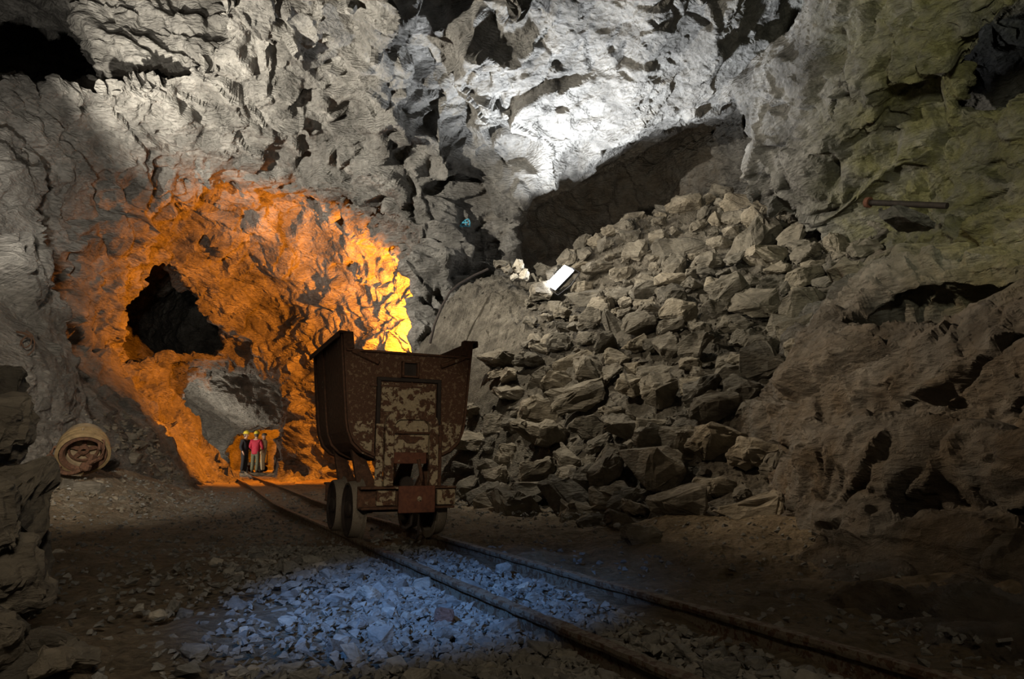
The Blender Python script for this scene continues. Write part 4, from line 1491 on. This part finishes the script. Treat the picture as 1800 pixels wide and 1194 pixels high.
# ------------------------------------------------------------------ old motor on the left bank
M_CREAM = plain('dusty_cream_paint', (0.20, 0.15, 0.09), 0.8, 0.0, 0.35, 9, 0.3)
M_BRASS = plain('dusty_ochre_metal', (0.24, 0.17, 0.085), 0.6, 0.3, 0.35, 12, 0.2)
mp_, _n = on_bank(138, 832)
mp_ = mp_ + (Vector((0, 0, EYE)) - mp_).normalized() * 0.25
sc_ = mp_.y / F_PX
mo = empty('electric_motor', mp_)
tag(mo, 'old round motor with open dark front lying on the left bank', 'motor')
R0 = 43 * sc_
axis = Vector((0.46, -0.70, -0.56)).normalized()      # the open end looks at the track
AM = Matrix.Translation((0, 0.05, 41 * sc_)) @ axis.to_track_quat('Z', 'Y').to_matrix().to_4x4()
bm = bm_new()
lathe(bm, [(0.0001, -1.05 * R0), (0.50 * R0, -1.02 * R0), (0.72 * R0, -0.85 * R0), (0.80 * R0, -0.45 * R0), (0.82 * R0, 0.30 * R0), (0.66 * R0, 0.30 * R0), (0.66 * R0, -0.05 * R0), (0.0001, -0.08 * R0)], 32, AM)
fin('housing', bm, M_CREAM, mo, True)
for h_, r_, w_ in ((-0.25, 0.90, 0.10), (0.05, 0.95, 0.09), (0.30, 0.97, 0.12)):
    bm = bm_new()
    lathe(bm, [((r_ - 0.12) * R0, (h_ - w_) * R0), (r_ * R0, (h_ - w_ * 0.7) * R0), (r_ * R0, (h_ + w_ * 0.7) * R0), ((r_ - 0.12) * R0, (h_ + w_) * R0)], 32, AM, close=True)
    fin('flange_ring', bm, M_BRASS, mo, True)
bm = bm_new()
lathe(bm, [(0.66 * R0, 0.28 * R0), (0.80 * R0, 0.34 * R0), (0.82 * R0, 0.42 * R0), (0.70 * R0, 0.42 * R0), (0.62 * R0, 0.30 * R0)], 32, AM, close=True)
fin('rim', bm, M_RUST, mo, True)
bm = bm_new()
lathe(bm, [(0.55 * R0, 0.0), (0.55 * R0, 0.05 * R0), (0.48 * R0, 0.07 * R0), (0.46 * R0, 0.0)], 28, AM, close=True)
lathe(bm, [(0.20 * R0, -0.02 * R0), (0.20 * R0, 0.10 * R0), (0.09 * R0, 0.12 * R0), (0.085 * R0, 0.02 * R0)], 16, AM, close=True)
for k in range(5):
    a_ = k * 2 * math.pi / 5 + 0.3
    g0 = len(bm.verts)
    gv = bmesh.ops.create_cube(bm, size=1.0)['verts']
    bmesh.ops.transform(bm, matrix=AM @ Matrix.Rotation(a_, 4, 'Z') @ Matrix.LocRotScale(Vector((0.34 * R0, 0, 0.03 * R0)), None, Vector((0.3 * R0, 0.16 * R0, 0.05 * R0))), verts=gv)
fin('fan_spider', bm, M_RUST, mo)
bm = bm_new()
lathe(bm, [(0.06 * R0, 0.0), (0.03 * R0, 0.10 * R0), (0.0001, 0.12 * R0)], 10, AM @ Matrix.Rotation(-0.25, 4, 'Z') @ Matrix.Translation((0, 0.0, 0)) @ Matrix.Translation((-0.35 * R0, 0.9 * R0, 0.0)))
fin('grease_nipple', bm, M_CREAM, mo)
for pts_, r_, lbn in (([(0.62, -0.1, 1.35), (0.95, -0.12, 1.30), (1.02, -0.15, 1.0), (0.95, -0.15, 0.72), (0.72, -0.12, 0.60)], 0.035, 'cable_loop'),
                      ([(-0.62, -0.15, 1.12), (-0.95, -0.2, 1.02), (-1.06, -0.22, 0.8), (-0.95, -0.25, 0.52), (-0.72, -0.25, 0.38), (-0.55, -0.3, 0.22)], 0.06, 'cable_loop'),
                      ([(0.66, -0.1, 1.30), (0.78, -0.12, 1.15), (0.82, -0.14, 0.92)], 0.05, 'clamp_arm')):
    bm = bm_new()
    tube(bm, [Vector(p) * R0 for p in pts_], r_ * R0, 8)
    fin(lbn, bm, M_RUST, mo, True)
bm = bm_new()
tube(bm, [Vector((0.55, -0.6, 0.32)) * R0, Vector((0.85, -0.65, 0.42)) * R0, Vector((1.18, -0.7, 0.58)) * R0], [0.10 * R0, 0.07 * R0, 0.05 * R0], 8)
box(bm, Vector((0.62, -0.6, 0.25)) * R0, Vector((0.36, 0.3, 0.3)) * R0, Matrix.Rotation(0.4, 3, 'Y'), 0.02)
fin('crank_lever', bm, M_RUST, mo)
bm = bm_new()
for k in range(10):
    a_ = math.pi * (1.08 + 0.84 * k / 9)
    box(bm, Vector((0.86 * math.cos(a_), -0.55, 0.80 + 0.80 * math.sin(a_))) * R0, Vector((0.26, 0.34, 0.14)) * R0, Matrix.Rotation(-(a_ + math.pi / 2), 3, 'Y'), 0.01)
fin('foot_cradle', bm, M_RUST, mo)

# ------------------------------------------------------------------ wire on the left wall
M_WIRE = plain('rusty_wire', (0.07, 0.035, 0.018), 0.8, 0.2)
wp, _n = on_bank(50, 610)
if wp is None:
    wp = at(50, 610, 9.0)
ws = wp.y / F_PX
wire = bm_new()
off = Vector((0.10, -0.22, 0))
W2 = lambda pts_: [wp + off + Vector(((x - 50) * ws, random.uniform(-0.01, 0.01), (610 - y) * ws)) for x, y in pts_]
tube(wire, W2([(33, 588), (44, 590), (55, 594), (63, 597)]), 0.016, 6)
circ = [(53 + 8 * math.cos(a_), 606 + 10 * math.sin(a_)) for a_ in np.linspace(-1.5, 4.8, 18)]
tube(wire, W2(circ), 0.009, 6)
tube(wire, W2([(50, 586), (60, 593), (67, 606), (67, 620), (60, 629), (54, 632), (54, 640), (60, 646), (64, 642), (62, 634), (56, 634)]), 0.009, 6)
tube(wire, W2([(42, 612), (44, 604), (50, 598), (48, 588)]), 0.009, 6)
tag(fin('wire_coil', wire, M_WIRE), 'rusty wire loops hanging from a peg on the left rock wall', 'wire')

# ------------------------------------------------------------------ bent rod on the pillar, iron pipe on the right ledge
bm = bm_new()
tube(bm, [at(px, py, Y) for px, py, Y in [(756, 604, 14.6), (764, 570, 14.6), (776, 540, 14.7), (790, 515, 14.8), (806, 500, 15.0), (830, 486, 15.2), (858, 473, 15.3)]], 0.028, 8)
tag(fin('rod', bm, M_DARK), 'long dark bent rod leaning on the earth mound behind the cart', 'rod')
bm = bm_new()
pa, pb = at(1526, 356, 9.2), at(1665, 362, 8.3)
tube(bm, [pa, pb], 0.042, 12)
pp = empty('iron_pipe', (0, 0, 0))
tag(pp, 'rusty iron pipe sticking out of the rock above the ledge', 'pipe')
fin('pipe_shaft', bm, M_DARK, pp, True)
bm = bm_new()
ax_ = (pb - pa).normalized()
tube(bm, [pa - ax_ * 0.03, pa + ax_ * 0.03], 0.075, 14)
fin('flange', bm, M_PLATE, pp, True)
me = hull_rock(1700, (0.75, 0.5, 0.26), 18, 0.03, 0.8)
weather(me, 0.03, 4.0, 3, 2)
rock('stone', me, at(1596, 384, 8.5), 1.0, (0.1, 0.1, 0.3), M_ROCK, 'pale mossy slab of stone lying on the ledge under the iron pipe', 'stone')

# ------------------------------------------------------------------ blue paint mark on the pillar
bset = np.where((fc[:, 0] > -3) & (fc[:, 0] < 1) & (fc[:, 1] > 11) & (fc[:, 1] < 19))[0]
ub, ib = np.unique(Q[bset], return_inverse=True)
tree_b = BVHTree.FromPolygons([tuple(v) for v in V[ub]], ib.reshape(-1, 4).tolist())


def on_back(px, py):
    o_ = Vector((0, 0, EYE))
    d_ = (at(px, py, 10) - o_).normalized()
    h = tree_b.ray_cast(o_, d_)
    return (h[0], h[1]) if h[0] is not None else (at(px, py, 16.5), Vector((0, -1, 0)))


M_BLUE = plain('blue_spray_paint', (0.06, 0.30, 0.42), 0.8, 0.0, 0.3, 30)
bm = bm_new()
strokes = [[(809, 399), (812, 393), (817, 388), (824, 386), (826, 391), (826, 399)], [(809, 399), (817, 398), (826, 399)], [(812, 393), (819, 392), (823, 392)], [(818, 388), (820, 393), (819, 398)]]
for st in strokes:
    P_ = []
    for (ax1, ay1), (bx1, by1) in zip(st, st[1:]):
        for t in np.linspace(0, 1, 5)[:-1]:
            P_.append((ax1 + (bx1 - ax1) * t, ay1 + (by1 - ay1) * t))
    P_.append(st[-1])
    W_ = []
    for q_ in P_:
        h_, n_ = on_back(*q_)
        W_.append(h_ + Vector((0, -0.03, 0.0)))
    tube(bm, W_, 0.016, 6)
tag(fin('paint_mark', bm, M_BLUE), 'small blue sprayed survey mark on the grey pillar', 'mark')

# ------------------------------------------------------------------ far chamber: leaning board, timber, trolley
M_WOOD = plain('old_timber', (0.10, 0.065, 0.04), 0.85, 0.0, 0.3, 6, 0.2)
M_BOARD = plain('grey_board', (0.22, 0.215, 0.20), 0.85, 0.0, 0.2, 5)
g_ = lambda x, y: float(ground(x, y))
p0 = at(372, 826, 27.2)
bm = bm_new()
tube(bm, [Vector((p0.x + 0.05, p0.y, g_(p0.x, p0.y))), Vector((p0.x - 0.28, p0.y + 0.1, g_(p0.x, p0.y) + 0.98))], 0.07, 6)
tag(fin('timber_post', bm, M_WOOD), 'short dark timber post leaning at the wall of the far chamber', 'post')
p0 = at(360, 826, 27.5)
bm = bm_new()
box(bm, (p0.x, p0.y, g_(p0.x, p0.y) + 0.48), (0.62, 0.05, 0.96), Matrix.Rotation(-0.12, 3, 'X'), 0.01)
tag(fin('board', bm, M_BOARD), 'grey board leaning on the wall beside the dark timber post', 'board')
p0 = at(448, 829, 33.5)
tr = empty('trolley', (p0.x, p0.y, 0.17))
tag(tr, 'low dark trolley on the rails behind the three people', 'trolley')
bm = bm_new()
box(bm, (0, 0, 0.38), (1.0, 0.7, 0.14), None, 0.02)
fin('deck', bm, M_WOOD, tr)
for sx in (-0.35, 0.35):
    bm = bm_new()
    lathe(bm, [(0.15, -0.03), (0.15, 0.03)], 14, Matrix.Translation((sx, -0.3, 0.15)) @ Matrix.Rotation(math.radians(90), 4, 'X'))
    lathe(bm, [(0.15, -0.03), (0.15, 0.03)], 14, Matrix.Translation((sx, 0.3, 0.15)) @ Matrix.Rotation(math.radians(90), 4, 'X'))
    tube(bm, [(sx, -0.3, 0.15), (sx, 0.3, 0.15)], 0.03, 6)
    box(bm, (sx, 0, 0.24), (0.12, 0.4, 0.16))
    fin('wheelset', bm, M_DARK, tr)
bm = bm_new()
tube(bm, [(0.45, 0.3, 0.45), (0.45, 0.3, 1.0), (-0.45, 0.3, 1.0), (-0.45, 0.3, 0.45)], 0.025, 6)
fin('rail_guard', bm, M_DARK, tr)

# ------------------------------------------------------------------ the three people in the far chamber
M_SKIN = plain('skin', (0.55, 0.33, 0.24), 0.6, 0, 0.06)
M_HAIR = plain('grey_hair', (0.10, 0.08, 0.06), 0.8)
M_HELM = plain('yellow_helmet', (0.78, 0.62, 0.06), 0.4, 0, 0.06)
M_BLACK = plain('black_cloth', (0.018, 0.018, 0.024), 0.85)
M_BLKT = plain('black_trousers', (0.022, 0.021, 0.024), 0.85)
M_REDJ = plain('red_jacket', (0.42, 0.015, 0.045), 0.75)
M_GREEN = plain('olive_trousers', (0.13, 0.135, 0.085), 0.85)
M_CRM = plain('cream_cloth', (0.72, 0.60, 0.38), 0.85)
M_BOOT = plain('boots', (0.03, 0.022, 0.016), 0.7)
M_EYE = plain('dark_eye', (0.02, 0.015, 0.01), 0.4)


def skin(name, verts, edges, radii, mat, parent, lvl=2):
    me = bpy.data.meshes.new(name)
    me.from_pydata([Vector(v) for v in verts], edges, [])
    o = link(name, me)
    sm = o.modifiers.new('skin', 'SKIN')
    sm.use_smooth_shade = True
    ly = me.skin_vertices[0].data if me.skin_vertices else None
    if ly is None:
        bpy.context.view_layer.objects.active = o
        bpy.ops.mesh.customdata_skin_add()
        ly = me.skin_vertices[0].data
    for i, r_ in enumerate(radii):
        ly[i].radius = r_ if isinstance(r_, tuple) else (r_, r_)
        ly[i].use_root = (i == 0)
    sb = o.modifiers.new('sub', 'SUBSURF')
    sb.levels = sb.render_levels = lvl
    dg = bpy.context.evaluated_depsgraph_get()
    dg.update()
    new = bpy.data.meshes.new_from_object(o.evaluated_get(dg))
    o.modifiers.clear()
    o.data = new
    bpy.data.meshes.remove(me)
    new.name = name
    new.materials.clear()
    new.materials.append(mat)
    o.parent = parent
    return o


def person(loc, rz, label, jacket, trousers, helmet=True, ra=((0.30, 0.02, 1.12), (0.24, -0.20, 0.98)), la=((-0.28, 0.03, 1.12), (-0.24, -0.08, 0.90)), lean=0.0, stance=0.11):
    """stands on loc, looks along local -Y"""
    p = empty('person', loc, rz)
    tag(p, label, 'person')
    chest, neck = (0, lean * 0.6, 1.28), (0, lean, 1.50)
    V_ = [(0, 0, 0.95), (0, lean * 0.3, 1.10), chest, (0, lean * 0.9, 1.42), neck, (0, lean - 0.015, 1.58), (0, lean - 0.02, 1.66), (0, lean - 0.01, 1.74)]
    E_ = [(i, i + 1) for i in range(7)]
    R_ = [(0.15, 0.11), (0.14, 0.10), (0.17, 0.115), (0.13, 0.09), (0.055, 0.06), (0.068, 0.085), (0.078, 0.098), (0.06, 0.075)]
    for sx, (el, hd) in ((1, ra), (-1, la)):
        b0 = len(V_)
        V_ += [(sx * 0.18, lean * 0.9, 1.41), el, hd, (hd[0], hd[1] - 0.05, hd[2] - 0.07)]
        R_ += [0.062, 0.045, 0.034, 0.03]
        E_ += [(3, b0), (b0, b0 + 1), (b0 + 1, b0 + 2), (b0 + 2, b0 + 3)]
        for f_ in range(5):
            c = len(V_)
            hx = hd[0] + (f_ - 2) * 0.016
            ln = (0.055, 0.085, 0.092, 0.085, 0.07)[f_]
            V_ += [(hx, hd[1] - 0.055 + (0.012 if f_ == 0 else 0), hd[2] - 0.085), (hx * 1.0 + (0.02 * -sx if f_ == 0 else 0), hd[1] - 0.065, hd[2] - 0.085 - ln * 0.6)]
            R_ += [0.011, 0.009]
            E_ += [(b0 + 3, c), (c, c + 1)]
    for sx in (-1, 1):
        b0 = len(V_)
        V_ += [(sx * 0.09, 0, 0.88), (sx * stance, -0.02, 0.50), (sx * stance, 0.02, 0.10), (sx * stance, 0.0, 0.05), (sx * (stance + 0.02), -0.12, 0.035)]
        R_ += [0.09, 0.062, 0.045, 0.04, 0.035]
        E_ += [(0, b0), (b0, b0 + 1), (b0 + 1, b0 + 2), (b0 + 2, b0 + 3), (b0 + 3, b0 + 4)]
    skin('body', V_, E_, R_, M_SKIN, p)
    # jacket with sleeves
    JV = [(0, 0, 0.79), (0, 0, 0.86), (0, lean * 0.3, 1.08), chest, (0, lean * 0.9, 1.42), (0, lean, 1.49)]
    JE = [(0, 1), (1, 2), (2, 3), (3, 4), (4, 5)]
    JR = [(0.20, 0.148), (0.205, 0.15), (0.20, 0.145), (0.215, 0.15), (0.17, 0.12), (0.085, 0.085)]
    for sx, (el, hd) in ((1, ra), (-1, la)):
        b0 = len(JV)
        JV += [(sx * 0.20, lean * 0.9, 1.40), el, tuple(el[i] + (hd[i] - el[i]) * 0.85 for i in range(3))]
        JR += [0.088, 0.072, 0.056]
        JE += [(4, b0), (b0, b0 + 1), (b0 + 1, b0 + 2)]
    skin('jacket', JV, JE, JR, jacket, p)
    TV, TE, TR = [(0, 0, 0.93), (0, 0, 1.06)], [(0, 1)], [(0.18, 0.135), (0.165, 0.12)]
    for sx in (-1, 1):
        b0 = len(TV)
        TV += [(sx * 0.095, 0, 0.84), (sx * stance, -0.02, 0.50), (sx * stance, 0.02, 0.09)]
        TR += [0.115, 0.085, 0.078]
        TE += [(0, b0), (b0, b0 + 1), (b0 + 1, b0 + 2)]
    skin('trousers', TV, TE, TR, trousers, p)
    for sx in (-1, 1):
        skin('boot', [(sx * stance, 0.03, 0.14), (sx * stance, 0.03, 0.06), (sx * (stance + 0.02), -0.16, 0.045)], [(0, 1), (1, 2)], [0.062, 0.062, 0.05], M_BOOT, p, 1)
    # face: nose, eyes, mouth, ears
    hy = lean - 0.02
    bm = bm_new()
    tube(bm, [(0, hy - 0.10, 1.675), (0, hy - 0.122, 1.635), (0, hy - 0.10, 1.625)], [0.010, 0.018, 0.012], 6)
    for sx in (-1, 1):
        lathe(bm, [(0.0001, -0.012), (0.026, -0.004), (0.026, 0.006), (0.0001, 0.012)], 10, Matrix.Translation((sx * 0.088, hy + 0.01, 1.645)) @ Matrix.Rotation(math.radians(90), 4, 'Y'))
    fin('nose_and_ears', bm, M_SKIN, p, True)
    bm = bm_new()
    for sx in (-1, 1):
        lathe(bm, [(0.0001, -0.008), (0.012, 0), (0.0001, 0.008)], 8, Matrix.Translation((sx * 0.032, hy - 0.094, 1.672)) @ Matrix.Rotation(math.radians(90), 4, 'X'))
    fin('eyes', bm, M_EYE, p)
    bm = bm_new()
    tube(bm, [(-0.028, hy - 0.088, 1.592), (0, hy - 0.096, 1.590), (0.028, hy - 0.088, 1.592)], 0.007, 6)
    fin('mouth', bm, plain('lips', (0.35, 0.13, 0.11), 0.6), p)
    if helmet:
        bm = bm_new()
        M = Matrix.Translation((0, hy + 0.005, 1.70)) @ Matrix.Diagonal((0.92, 1.12, 1, 1))
        lathe(bm, [(0.150, 0.0), (0.152, 0.010), (0.122, 0.016), (0.120, 0.06), (0.098, 0.115), (0.055, 0.145), (0.0001, 0.152)], 24, M)
        hm = fin('helmet', bm, M_HELM, p, True)
        bm = bm_new()
        tube(bm, [(0, hy + 0.14, 1.75), (0, hy + 0.08, 1.835), (0, hy, 1.856), (0, hy - 0.08, 1.83), (0, hy - 0.135, 1.75)], 0.014, 6)
        fin('helmet_ridge', bm, M_HELM, hm, True)
        bm = bm_new()
        lathe(bm, [(0.085, -0.07), (0.105, -0.02), (0.108, 0.06), (0.09, 0.10)], 16, Matrix.Translation((0, hy + 0.034, 1.635)) @ Matrix.Diagonal((0.84, 0.92, 1, 1)))
    else:
        bm = bm_new()
        lathe(bm, [(0.098, 0.0), (0.104, 0.06), (0.085, 0.105), (0.0001, 0.13)], 16, Matrix.Translation((0, hy + 0.014, 1.665)) @ Matrix.Diagonal((0.88, 1.08, 1, 1)))
    fin('hair', bm, M_HAIR, p, True)
    return p


def stand(px, Y):
    q_ = at(px, 829, Y)
    return Vector((q_.x, q_.y, g_(q_.x, q_.y)))


person(stand(428, 30.6), math.radians(75), 'person in black clothes and yellow helmet turned towards the red jacket', M_BLACK, M_BLKT)
person(stand(447, 30.4), math.radians(172), 'person in red jacket, olive trousers and yellow helmet seen from behind', M_REDJ, M_GREEN, ra=((0.29, -0.02, 1.13), (0.22, -0.22, 1.02)), la=((-0.29, -0.02, 1.13), (-0.22, -0.22, 1.02)))
person(stand(461, 31.8), math.radians(-60), 'person in cream clothes half hidden behind the red jacket', M_CRM, M_CRM, helmet=False)
